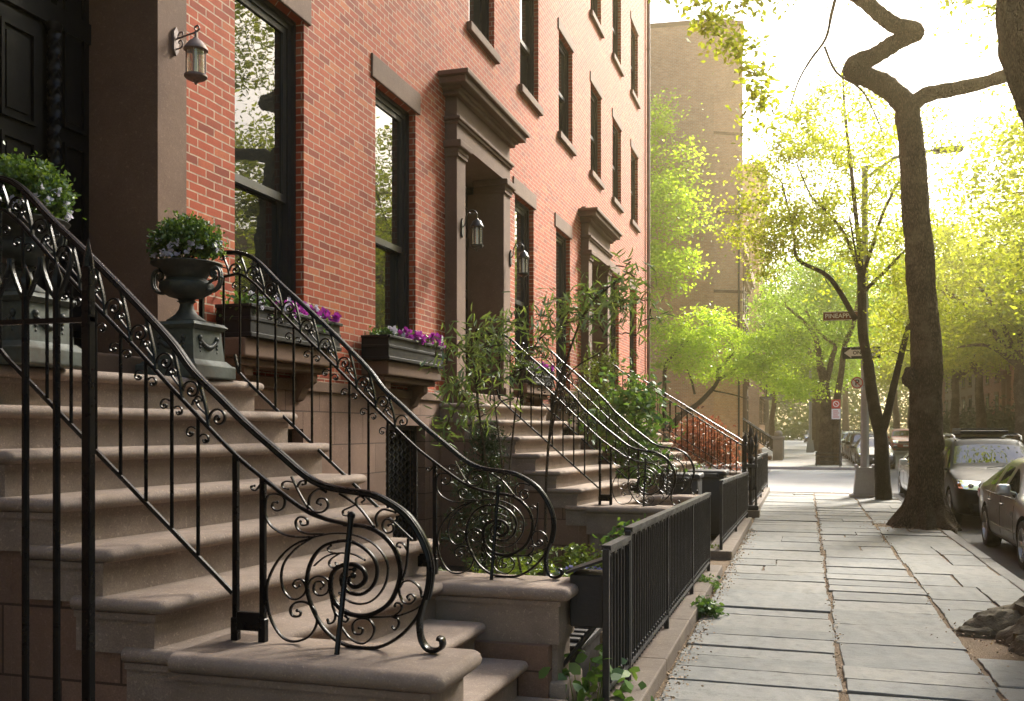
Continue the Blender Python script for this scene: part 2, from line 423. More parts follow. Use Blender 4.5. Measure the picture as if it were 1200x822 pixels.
# pedestrian crossing of pale worn paint over the cross street
mb = MB()
mb.box(-1.0, 2.3, 29.6, 29.95, -.125, -.119); mb.box(-1.0, 2.3, 42.8, 43.1, -.125, -.119)
tag(mb.build('crosswalk_marking', M['paintline']), kind='structure')
mb = MB(); mb.box(-1.4, 2.3, Y_END+.25, 45.3, -.15, -.121)
tag(mb.build('crossing_pavement', M['concrete']), kind='structure')
sheet('areaway_ground', -4.4, -1.2, -3, Y_END, .012, M['soil'])
mb = MB(); mb.box(-1.25, 2.2, -4, Y_END, -.155, -.014)
tag(mb.build('sidewalk_bed', M['litter']), kind='structure')
# far block pavement, kerbs and the pavement on the other side of the road
mb = MB(); mb.box(-30, 2.2, 45.6, 256, -.155, 0); mb.box(8.4, 14, -20, Y_END, -.155, 0); mb.box(8.4, 14, 45.6, 256, -.155, 0); mb.box(-60,-4.4,30.5,45.5,-.158,-.11)
tag(mb.build('far_pavement', M['concrete']), kind='structure')
mb = MB()
for x0, x1 in ((2.2, 2.37), (8.22, 8.4)):
    for ya, yb in ((-20, Y_END), (45.5, 150)):
        y = ya
        while y < yb:
            l = min(rnd.uniform(1.6, 2.4), yb-y)
            mb.rbox(x0 + rnd.uniform(-.006,.006), x1 + rnd.uniform(-.006,.006), y+.004, y+l-.004, -.16, .004+rnd.uniform(-.006,.004), .015, 2)
            y += l
tag(mb.build('kerb', M['kerb']), kind='structure')
mb = MB(); y = -1.1
while y < 2.2:
    mb.rbox(y+.004, y+.9, Y_END-.0, Y_END+.18, -.16, -.002, .015, 2); y += .91
tag(mb.build('corner_kerb', M['kerb']), kind='structure')

# bluestone flags
fl = MB()
pits = [(1.72, 18.3, .95), (1.75, 24.9, .6), (2.05, 8.75, .95)]
def slab(x0, x1, y0, y1):
    cx, cy = (x0+x1)/2, (y0+y1)/2
    for px, py, pr in pits:
        if abs(cx-px) < pr*.62 and abs(cy-py) < pr*.55: return
    g = rnd.uniform(.004, .013); z = rnd.uniform(-.008, .007); sx = rnd.uniform(-.006,.006); sy = rnd.uniform(-.006,.006)
    cs = [(x0+g, y0+g), (x1-g, y0+g), (x1-g, y1-g), (x0+g, y1-g)]
    cs = [(a+rnd.uniform(-.012,.012), b+rnd.uniform(-.012,.012)) for a, b in cs]
    ring = []
    for i in range(4):
        p, q = cs[i], cs[(i+1) % 4]; n = max(3, int(math.hypot(q[0]-p[0], q[1]-p[1])/.10))
        for k in range(n):
            t = k/n; j = .007 if k else 0
            ring.append((p[0]+(q[0]-p[0])*t + rnd.uniform(-j,j), p[1]+(q[1]-p[1])*t + rnd.uniform(-j,j)))
    n = len(ring)
    def zz(x, y): return z + sx*(x-cx)/.8 + sy*(y-cy)/.5
    c2 = [(x+(cx-x)*.012, y+(cy-y)*.018) for x, y in ring]
    vs = [(x, y, -.04) for x, y in ring] + [(x, y, zz(x,y)-.007) for x, y in ring] + [(x, y, zz(x,y)) for x, y in c2]
    fs = [(i, (i+1) % n, n+(i+1) % n, n+i) for i in range(n)] + [(n+i, n+(i+1) % n, 2*n+(i+1) % n, 2*n+i) for i in range(n)]
    fs.append(tuple(range(2*n, 3*n)))
    fl.add(vs, fs)
for x0, x1 in ((-.90, .242), (.254, 1.205)):
    y = 1.0
    while y < Y_END-.4:
        l = rnd.choice([rnd.uniform(.42,.6), rnd.uniform(.6,.85), rnd.uniform(.3,.45)])
        if y+l > Y_END-.35: l = Y_END-y
        if rnd.random() < .12:
            m = x0+(x1-x0)*rnd.uniform(.35,.6); slab(x0, m, y, y+l); slab(m, x1, y, y+l)
        else: slab(x0 + (0 if x0 < 0 else rnd.uniform(-.01,.02)), x1+rnd.uniform(-.02,.02), y, y+l)
        y += l
y = 1.0
while y < Y_END-.4:
    l = rnd.uniform(.5, 1.05)
    if y+l > Y_END-.4: l = Y_END-y
    k = rnd.random()
    if k < .4: slab(1.215, 2.19, y, y+l)
    elif k < .75:
        m = rnd.uniform(1.55, 1.85); slab(1.215, m, y, y+l); slab(m, 2.19, y, y+l)
    else:
        m = y+l*rnd.uniform(.4,.6); xm = rnd.uniform(1.5,1.8)
        slab(1.215, xm, y, y+l); slab(xm, 2.19, y, m); slab(xm, 2.19, m, y+l)
    y += l
tag(fl.build('sidewalk', M['flag']), kind='structure')
# crumbs of dry leaves and grit caught along the joints and the fence coping
g = np.random.default_rng(3)
pp = []
for _ in range(1700):
    y = g.uniform(4.5, 17); pp.append((-.90 + abs(g.normal())*.07, y, .008))
for _ in range(900): pp.append((.247+g.normal()*.02, g.uniform(2, 24), .002))
for _ in range(500): pp.append((1.207+g.normal()*.025, g.uniform(2, 24), .002))
for cx, cy, r in ((2.05, 8.75, .75), (1.85, 18.2, .8)):
    for _ in range(900): pp.append((min(2.18, cx+g.normal()*r*.5), cy+g.normal()*r*.5, .004+abs(g.normal())*.01))
lit = leaf_mesh('leaf_litter', pp, 0.024, M['crumbs'], None, g, .6, .75)
tag(lit, kind='stuff')
# ------------------------------------------------------------------ brick row houses
def holed_sheet(x, y0, y1, z0, z1, holes, depth):
    """front sheet at x with rectangular openings and their reveals going back by depth"""
    ys = sorted({y0, y1, *[h[0] for h in holes], *[h[1] for h in holes]})
    zs = sorted({z0, z1, *[h[2] for h in holes], *[h[3] for h in holes]})
    mb = MB()
    for a, b in zip(ys, ys[1:]):
        for c, d in zip(zs, zs[1:]):
            if any(h[0] <= a and b <= h[1] and h[2] <= c and d <= h[3] for h in holes): continue
            mb.add([(x,a,c),(x,b,c),(x,b,d),(x,a,d)], [(0,1,2,3)])
    for a, b, c, d in holes:
        q = x-depth
        mb.add([(x,a,c),(q,a,c),(q,a,d),(x,a,d)], [(0,1,2,3)]); mb.add([(x,b,c),(q,b,c),(q,b,d),(x,b,d)], [(3,2,1,0)])
        mb.add([(x,a,d),(q,a,d),(q,b,d),(x,b,d)], [(0,1,2,3)]); mb.add([(x,a,c),(q,a,c),(q,b,c),(x,b,c)], [(3,2,1,0)])
    return mb
def frame_rect(mb, x0, x1, ya, yb, za, zb, w, wb=None):
    wb = wb or w
    mb.box(x0, x1, ya, ya+w, za, zb); mb.box(x0, x1, yb-w, yb, za, zb)
    mb.box(x0, x1, ya+w, yb-w, zb-w, zb); mb.box(x0, x1, ya+w, yb-w, za, za+wb)

def window(house, ya, yb, za, zb, zr, big=True, lint=.25, sill=True, fmat=None):
    fmat = fmat or M['frame_black']; D = .11
    x = FD-D
    mb = MB(); fw = .085 if big else .06
    frame_rect(mb, x-.10, x-.002, ya+.001, yb-.001, za+.001, zb-.001, fw, .06)
    frame_rect(mb, x-.06, x+.03, ya+.002, yb-.002, za+.002, zb-.002, .035)           # brick mould
    sw = .055
    frame_rect(mb, x-.062, x-.022, ya+fw, yb-fw, zr-.03, zb-fw, sw, .07)              # upper sash
    frame_rect(mb, x-.105, x-.066, ya+fw, yb-fw, za+.06, zr+.03, sw, .085)            # lower sash
    w = mb.build('window', fmat, house)
    mb = MB()
    mb.box(x-.046, x-.040, ya+fw+sw-.01, yb-fw-sw+.01, zr+.03, zb-fw-sw+.01)
    mb.box(x-.09, x-.084, ya+fw+sw-.01, yb-fw-sw+.01, za+.13, zr-.02)
    mb.build('pane', M['glass'], w)
    ov = .11 if big else .07
    mb = MB(); mb.rbox(FD-.10, FD+.022, ya-ov, yb+ov, zb+.001, zb+lint, .008)
    mb.build('lintel', M['trim'], w)
    if sill:
        mb = MB()
        if big:
            mb.rbox(FD-.12, FD+.30, ya-.34, yb+.06, za-.17, za-.02, .02, 3)
            mb.rbox(FD-.12, FD+.24, ya-.30, yb+.03, za-.23, za-.171, .015)
            for yc in (ya-.12, yb-.18):
                mb.prism([(FD+.20, za-.231), (FD+.20, za-.30), (FD+.12, za-.36), (FD+.07, za-.46), (FD-.02, za-.50), (FD-.02, za-.231)], yc-.06, yc+.06)
        else:
            mb.rbox(FD-.12, FD+.07, ya-.09, yb+.09, za-.125, za-.004, .008)
        mb.build('sill', M['trim'], w)
    return w

def door_set(house, y0, y1, kind):
    """brownstone portico with pilasters and entablature, and the door inside it"""
    xf = FD+.16; z0 = 2.02
    mb = MB()
    for a in (y0, y1-.32):
        mb.box(-4.86, xf, a, a+.32, z0, 5.15)
        mb.rbox(FD-.01, xf+.045, a-.03, a+.35, z0, z0+.28, .01)
        mb.box(FD-.3, xf+.025, a-.02, a+.34, 5.15, 5.19)
        mb.rbox(FD-.3, xf+.035, a-.035, a+.355, 5.19, 5.25, .012)
        mb.rbox(FD-.3, xf+.075, a-.065, a+.385, 5.25, 5.34, .015)
    mb.box(-4.86, xf, y0, y1, 5.341, 5.56)
    mb.rbox(FD-.05, xf+.03, y0-.02, y1+.02, 5.561, 5.60, .01); mb.rbox(FD-.05, xf+.055, y0-.045, y1+.045, 5.601, 5.645, .012)
    mb.box(FD-.05, xf-.004, y0+.01, y1-.01, 5.646, 5.90)
    s = mb.build('door_surround', M['trim'], house)
    mb = MB()
    for i, (dx, za, zb) in enumerate(((.06, 5.90, 5.955), (.10, 5.956, 6.0), (.19, 6.001, 6.085), (.235, 6.086, 6.15))):
        mb.rbox(FD-.04, xf+dx, y0-.02-dx, y1+.02+dx, za, zb, .012)
    mb.box(FD-.04, FD+.09, y0+.02, y0+.34, 6.151, 6.24)
    mb.build('cornice', M['trim'], s)
    mb = MB(); mb.rbox(-4.86, xf+.16, y0+.02, y1-.02, 2.016, 2.16, .02, 3); mb.build('threshold', M['trim'], s)
    # door
    ya, yb = y0+.32, y1-.32; xd = -4.80
    dm = M['door_black'] if kind == 0 else M['door_brown']
    mb = MB()
    mb.box(xd-.08, xd, ya, yb, 2.16, 5.34)
    for a, b in ((ya, ya+.30), (yb-.30, yb)):
        mb.box(xd, xd+.05, a, b, 2.16, 5.15)
        for za, zb in ((2.32, 2.85), (2.97, 3.62), (3.72, 4.95)):
            frame_rect(mb, xd+.05, xd+.072, a+.05, b-.05, za, zb, .022)
            mb.box(xd+.05, xd+.058, a+.09, b-.09, za+.05, zb-.05)
    mb.box(xd, xd+.07, ya, yb, 4.36, 4.50)
    surround = mb.build('door', dm, house)
    for yc in (ya+.35, yb-.35):
        mb = MB(); n = 14; m = 120; vs = []; fs = []
        for i in range(m+1):
            z = 2.32 + 2.0*i/m
            for k in range(n):
                th = 2*PI*k/n; r = .036+.010*math.cos(3*(th - i*.34))
                vs.append((xd+.07+r*math.cos(th), yc+r*math.sin(th), z))
        for i in range(m):
            for k in range(n): fs.append((i*n+k, i*n+(k+1) % n, (i+1)*n+(k+1) % n, (i+1)*n+k))
        mb.add(vs, fs)
        mb.lathe([(.05,0),(.05,.10),(.042,.14)], (xd+.07, yc, 2.18), 14); mb.lathe([(.04,0),(.055,.04),(.055,.06)], (xd+.07, yc, 4.31), 14)
        mb.build('rope_column', dm, surround, True)
    a, b = ya+.42, yb-.42; mid = (a+b)/2
    for p, q in ((a, mid-.004), (mid+.004, b)):
        mb = MB(); mb.box(xd+.001, xd+.04, p, q, 2.16, 4.36)
        for za, zb in ((2.28, 2.75), (2.86, 3.55), (3.65, 4.25)):
            frame_rect(mb, xd+.04, xd+.06, p+.07, q-.07, za, zb, .025); mb.box(xd+.04, xd+.05, p+.12, q-.12, za+.06, zb-.06)
        mb.build('door_leaf', dm, surround)
    mb = MB(); mb.ball((xd+.085, mid+.06, 3.02), .032, 12, 8); mb.box(xd+.04, xd+.06, mid+.045, mid+.075, 2.94, 3.10)
    mb.build('handle', M['brass'], surround, True)

def basement_window(house, ya, yb, za, zb):
    x = FD+.03-.16
    mb = MB(); frame_rect(mb, x, x+.05, ya+.002, yb-.002, za, zb, .05)
    # flat bars crossing into a lattice of diamonds
    n = int((zb-za)/.085); w = (yb-ya)-.10; cols = 9
    for c in range(cols+1):
        y = ya+.05 + w*c/cols
        pts = [(y + (.026 if i % 2 else -.026)*(1 if c % 2 else -1), za+.05 + (zb-za-.10)*i/(2*n)) for i in range(2*n+1)]
        vs = []; fs = []
        for i, (py, pz) in enumerate(pts):
            vs += [(x+.012, py-.007, pz), (x+.03, py-.007, pz), (x+.03, py+.007, pz), (x+.012, py+.007, pz)]
        for i in range(len(pts)-1):
            for k in range(4): fs.append((i*4+k, i*4+(k+1) % 4, i*4+4+(k+1) % 4, i*4+4+k))
        mb.add(vs, fs)
    g = mb.build('basement_grille', M['iron_dull'], house)
    mb = MB(); mb.box(x-.05, x-.04, ya+.002, yb-.002, za, zb); mb.build('pane', M['glass'], g)

def house(y0, y1, dy, label, kind, extra_col=None):
    root = thing('row_house', (FD, (y0+y1)/2, 0), label, 'house', 'brick row houses in one terrace')
    Z0 = 2.14; TOP = 14.7
    wins = [(6.80+dy, 7.92+dy, 2.42, 5.40, 3.77), (9.46+dy, 10.575+dy, 2.42, 5.40, 3.77)]
    ups = []
    for z0, z1, zr in ((7.20, 9.10, 8.12), (10.60, 12.46, 11.5)):
        for yc in (5.20 if kind == 0 else 5.18, 7.66, 10.22):
            ups.append((yc-.565+dy, yc+.565+dy, z0, z1, zr))
    d0, d1 = 3.70+dy, 6.02+dy
    if kind == 0: d0, d1 = 3.60, 5.94
    holes = [w[:4] for w in wins] + [w[:4] for w in ups] + [(d0+.01, d1-.01, Z0, 5.6)]
    holed_sheet(FD, y0, y1, Z0, TOP, holes, .115).build('wall', M['brick'], root)
    bh = [(6.95+dy, 7.85+dy, .55, 1.70), (9.66+dy, 10.80+dy, .10, 1.74)]
    holed_sheet(FD+.03, y0, y1, 0, Z0-.10, bh, .2).build('basement_wall', M['brownstone_wall'], root)
    mb = MB(); mb.rbox(FD-.1, FD+.06, y0+.001, d0-.02, Z0-.10, Z0+.004, .01); mb.rbox(FD-.1, FD+.06, d1+.02, y1-.001, Z0-.10, Z0+.004, .01)
    mb.build('water_table', M['trim'], root)
    for b in bh: basement_window(root, *b)
    for w in wins: window(root, *w)
    for w in ups: window(root, *w, big=False, lint=.2, fmat=M['box_black'])
    door_set(root, d0, d1, kind)
    mb = MB()
    mb.rbox(FD-.2, FD+.18, y0+.001, y1-.001, TOP, TOP+.35, .02); mb.rbox(FD-.2, FD+.42, y0+.001, y1-.001, TOP+.351, TOP+.55, .03)
    y = y0+.3
    while y < y1-.2:
        mb.prism([(FD+.181, TOP+.02), (FD+.181, TOP+.34), (FD+.38, TOP+.34), (FD+.36, TOP+.2), (FD+.24, TOP+.1)], y-.06, y+.06); y += .62
    mb.build('roof_cornice', M['trim'], root)
    mb = MB(); mb.box(-14, FD-.6, y0+.01, y1-.01, 0, TOP+.1); mb.build('roof', M['box_black'], root)
    return root
H1 = house(3.30, 11.22, 0, 'red brick row house with flower boxes and black doorway above the nearest stoop', 0)
H2 = house(11.22, 19.07, 7.85, 'middle brick row house with dark brown door and two lanterns on its doorway', 1)
H3 = house(19.07, 28.05, 15.70, 'last brick row house of the terrace with a drainpipe down its corner', 2)
# the neighbour nearer the camera, its brownstone front and side of the terrace end
root = thing('row_house', (FD, 0, 0), 'brownstone house front just left of the black doorway, mostly outside the picture', 'house', 'brick row houses in one terrace')
mb = MB(); mb.box(-12, FD, -40, 3.30, 0, 14.7); mb.build('wall', M['brownstone_wall'], root)
mb = MB(); mb.box(-14, FD-.02, 28.05, 28.2, 0, 14.6); mb.build('side_wall', M['brick'], H3)
mb = MB()
mb.tube([(FD+.07, 27.93, .1), (FD+.07, 27.93, 14.7)], .05, 12)
for z in (1, 3.2, 5.6, 8, 10.4, 12.6): mb.lathe([(.062,0),(.062,.05)], (FD+.07, 27.93, z), 12); 
mb.build('drainpipe', paint('drainpipe_brown', (.20, .13, .10), .5), H3, True)

# ------------------------------------------------------------------ brownstone stoops
ZS = .7875; RISE = .205; RUN = .256; SX0 = -1.28
SYN, SYF = 3.40, 5.90
def stoop_block(mb, poly_y, xfun, x_back, z_top, nose_th=.062, over=.032, z_bot=0.0, ends=True):
    """one step: a bullnosed tread slab over a riser block; the front follows x = xfun(y)"""
    y0, y1 = poly_y
    n = 7; prof = []
    for i in range(n):
        a = -PI/2 + PI*i/(n-1)
        prof.append((over + math.cos(a)*nose_th/2 - nose_th/2, z_top-nose_th/2 + math.sin(a)*nose_th/2))
    r = nose_th/2
    # rounded tread: rings of the outline at each height of the bullnose
    vs = []; fs = []; rings = []
    for dx, z in prof:
        e = dx
        yy0, yy1 = y0-e, y1+e
        pts = []
        c = .03
        xf0, xf1 = xfun(y0)+e, xfun(y1)+e
        pts = [(x_back, yy0), (xf0-c, yy0), (xf0-c*.3, yy0+c*.3), (xf0, yy0+c), (xf1, yy1-c), (xf1-c*.3, yy1-c*.3), (xf1-c, yy1), (x_back, yy1)]
        rings.append([(x, y, z) for x, y in pts])
    k = len(rings[0])
    for rg in rings: vs += rg
    for i in range(n-1):
        for j in range(k): fs.append((i*k+j, i*k+(j+1) % k, (i+1)*k+(j+1) % k, (i+1)*k+j))
    fs.append(tuple(range(k))[::-1]); fs.append(tuple((n-1)*k+j for j in range(k)))
    mb.add(vs, fs)
    # cove strip and riser block below
    for e, za, zb in ((.008, z_top-nose_th-.028, z_top-nose_th-.001), (-.006, z_bot, z_top-nose_th-.028)):
        a, b = y0-e, y1+e
        poly = [(x_back, a), (xfun(y0)+e-.03, a), (xfun(y1)+e-.03, b), (x_back, b)]
        mb.prism(poly, za, zb, 'z')
def make_stoop(label):
    root = thing('stoop', (-2.4, 4.65, 0), label, 'stoop', 'brownstone stoops')
    for k in range(-3, 7):
        z = ZS + RISE*k
        xf = lambda y, k=k: -2.03 - RUN*k - .11*(5.8-y)*(1 if k >= 0 else .35)
        if k >= 0:
            mb = MB(); xb = xf(4.6) - RUN - .30 if k < 6 else FD+.02
            stoop_block(mb, (SYN+.035, SYF-.035), xf, xb, z, z_bot=max(0, z-RISE-.03))
        else:
            mb = MB(); stoop_block(mb, (3.90, 5.34), xf, xf(4.6)-RUN-.25, z, z_bot=0, ends=False)
        mb.build('landing' if k == 6 else 'step', M['brownstone'], root, True)
    # solid side walls below the treads
    mb = MB()
    for k in range(1, 7):
        z = ZS + RISE*(k-1) - .02
        x1 = -2.03 - RUN*k - .26 - .02; x0 = x1 - RUN + .001 if k < 6 else FD+.03
        mb.box(x0, x1, SYN+.06, SYF-.06, 0, z)
    mb.box(-2.03-RUN-.26-.019, SX0-.12, SYN+.06, 3.86, 0, ZS-.33); mb.box(-2.03-RUN-.26-.019, SX0-.12, 5.38, SYF-.06, 0, ZS-.33)
    mb.box(-2.564, -2.44, SYN+.062, SYF-.062, .45, .62)
    mb.build('side_wall', M['brownstone_wall'], root)
    for a, b in ((3.37, 3.84), (5.40, 5.87)):
        mb = MB()
        xfun = lambda y: SX0-.035
        stoop_block(mb, (a+.03, b-.03), xfun, -2.46, ZS, .078, .04, ZS-.33)
        mb.box(-2.42, SX0-.09, a+.075, b-.075, 0, ZS-.329)
        mb.rbox(-2.42, SX0-.02, a+.02, b-.02, 0, .24, .02)
        mb.build('pedestal', M['brownstone'], root, True)
    return root
ST1 = make_stoop('brownstone stoop nearest the camera, climbing to the black door between two urns')
ST2 = dup(ST1, (-2.4, 4.65+7.85, 0), 'middle brownstone stoop with ivy-like branches hanging over its steps')
ST0 = dup(ST1, (-2.4, 4.65-7.85, 0), 'unseen brownstone stoop added left of the camera to shade the nearest stoop')  # unseen copy, added to block light on the near faces
ST3 = dup(ST1, (-2.4, 4.65+15.7, 0), 'farthest brownstone stoop of the terrace, beside the red-leaved bush')
# ------------------------------------------------------------------ wrought iron stair railings
SCROLL = [(13,[(-1839,1302),(-1745,1295),(-1673,1268),(-1612,1209),(-1586,1135),(-1592,1069),(-1627,993),(-1683,947),(-1756,924),(-1829,935),(-1881,975),(-1902,1036),(-1892,1094),(-1850,1129),(-1797,1136),(-1756,1119),(-1740,1086),(-1756,1057),(-1787,1043),(-1813,1055),(-1816,1078),(-1797,1090)]),(10,[(-1493,981),(-1511,933),(-1581,855),(-1673,802),(-1766,791),(-1850,805),(-1924,853),(-1977,927),(-2009,1012),(-2009,1089),(-1982,1158),(-1934,1207),(-1871,1229),(-1808,1231),(-1745,1205),(-1699,1159),(-1689,1103),(-1709,1050),(-1756,1015),(-1808,1017),(-1844,1044),(-1852,1081),(-1827,1111),(-1792,1115)]),(6,[(-1988,1242),(-1892,1262),(-1797,1260),(-1704,1225),(-1648,1161),(-1642,1095),(-1668,1033),(-1714,988),(-1766,973),(-1818,983),(-1860,1014)]),(6,[(-2208,1403),(-2211,1335),(-2183,1287),(-2128,1254),(-2063,1242),(-1977,1246)]),(6,[(-2208,1399),(-2189,1419),(-2150,1422),(-2118,1405),(-2123,1366),(-2153,1351),(-2176,1365),(-2172,1385),(-2153,1387)]),(6,[(-1934,1259),(-2009,1258),(-2052,1273),(-2065,1305),(-2047,1327),(-2015,1321),(-2009,1298),(-2033,1293),(-2042,1308)]),(7,[(-1977,1243),(-2063,1213),(-2139,1152),(-2189,1072),(-2205,1002),(-2194,915),(-2161,848),(-2118,807),(-2069,798),(-2009,819),(-1977,854),(-1964,899),(-1982,946),(-2020,968),(-2065,963),(-2090,935),(-2079,907),(-2047,908),(-2042,925),(-2058,930)]),(6,[(-1988,1239),(-2063,1193),(-2118,1133),(-2134,1074),(-2123,1016),(-2085,979),(-2042,986),(-2015,1021),(-2031,1059),(-2061,1060),(-2076,1040),(-2061,1025),(-2047,1035)]),(6,[(-2007,1041),(-1990,1066),(-1961,1080),(-1924,1074),(-1905,1048),(-1918,1011),(-1956,1000),(-1980,1021),(-1972,1052),(-1945,1058),(-1932,1042),(-1947,1028)]),(5,[(-1977,1124),(-1924,1165),(-1860,1181),(-1797,1179),(-1745,1157)]),(5,[(-1876,1179),(-1905,1185),(-1913,1199),(-1900,1211)]),(5,[(-1860,1179),(-1897,1156),(-1908,1134),(-1890,1118),(-1871,1128),(-1879,1139)]),(6,[(-1902,1017),(-1892,960),(-1879,922),(-1887,893),(-1908,884),(-1915,899)]),(6,[(-1879,932),(-1855,909),(-1831,895),(-1820,909),(-1834,919)]),(6,[(-1860,885),(-1839,858),(-1808,826),(-1756,809),(-1714,837),(-1702,880),(-1730,912),(-1776,909),(-1799,884),(-1792,851),(-1761,849),(-1754,871),(-1771,873)]),(6,[(-1756,918),(-1673,924),(-1592,935),(-1521,963),(-1486,989)]),(6,[(-1627,929),(-1597,921),(-1592,899),(-1607,876),(-1620,885)]),(6,[(-1592,1069),(-1588,1023),(-1571,991),(-1541,986),(-1519,1007),(-1536,1025),(-1554,1015),(-1546,1003)]),(6,[(-1586,1051),(-1571,1074),(-1536,1079),(-1501,1055),(-1491,1018)]),(6,[(-1612,932),(-1583,957),(-1581,981),(-1602,986),(-1610,973)]),(6,[(-1551,1253),(-1553,1193),(-1559,1136),(-1575,1084)]),(5,[(-1553,1202),(-1571,1229),(-1594,1233),(-1600,1221),(-1586,1215)]),(7,[(-1860,1430),(-1776,1379),(-1704,1296)]),(5,[(-1774,1374),(-1785,1405),(-1764,1420),(-1745,1408),(-1758,1396)]),(5,[(-1787,1384),(-1818,1371),(-1843,1358),(-1839,1340),(-1816,1340),(-1818,1352)]),(6,[(-1686,1296),(-1694,1337),(-1663,1368),(-1607,1358)]),(6,[(-1612,1322),(-1648,1328),(-1665,1302),(-1644,1272),(-1616,1284),(-1620,1308),(-1637,1304)]),(6,[(-2085,1498),(-2052,1436),(-2007,1367)]),(6,[(-2004,1369),(-1998,1415),(-1958,1447),(-1924,1436)]),(6,[(-2009,1379),(-1977,1352),(-1940,1351),(-1913,1376),(-1924,1405),(-1953,1407),(-1964,1389),(-1947,1382)]),(5,[(-2058,1455),(-2042,1477),(-2020,1480),(-2020,1467),(-2033,1465)]),(5,[(-2079,1474),(-2107,1478),(-2128,1468),(-2123,1449),(-2101,1445)]),(5,[(-2228,1472),(-2255,1437),(-2274,1441),(-2278,1453),(-2263,1456)])]
HR = [(-3.90,2.86),(-3.758,2.882),(-3.634,2.876),(-3.536,2.845),(-3.446,2.778),(-3.318,2.656),(-3.148,2.512),(-2.895,2.287),(-2.684,2.085),(-2.571,1.951),(-2.437,1.834),(-2.31,1.722),(-2.141,1.591),(-2.011,1.494),(-1.913,1.453),(-1.809,1.437),(-1.716,1.425),(-1.643,1.397),(-1.561,1.345),(-1.501,1.269),(-1.464,1.186),(-1.455,1.114),(-1.466,1.037),(-1.488,.963),(-1.50,.907),(-1.492,.845),(-1.466,.808),(-1.430,.803),(-1.402,.820),(-1.403,.847),(-1.42,.853)]
LR = [(-3.86,2.70),(-3.728,2.728),(-3.617,2.735),(-3.523,2.679),(-3.427,2.59),(-3.23,2.395),(-2.912,2.105),(-2.662,1.866),(-2.384,1.612),(-2.223,1.49),(-2.035,1.365),(-1.935,1.325),(-1.828,1.303)]
def interp(pts, x):
    for a, b in zip(pts, pts[1:]):
        if a[0] <= x <= b[0]: return a[1] + (b[1]-a[1])*(x-a[0])/(b[0]-a[0])
    return pts[-1][1] if x > pts[-1][0] else pts[0][1]
def curl(cx, cz, r, a0, turns, n=16, shrink=.25):
    out = []
    for i in range(n+1):
        t = i/n; a = a0 + turns*2*PI*t; rr = r*(1-(1-shrink)*t)
        out.append((cx+rr*math.cos(a), cz+rr*math.sin(a)))
    return out
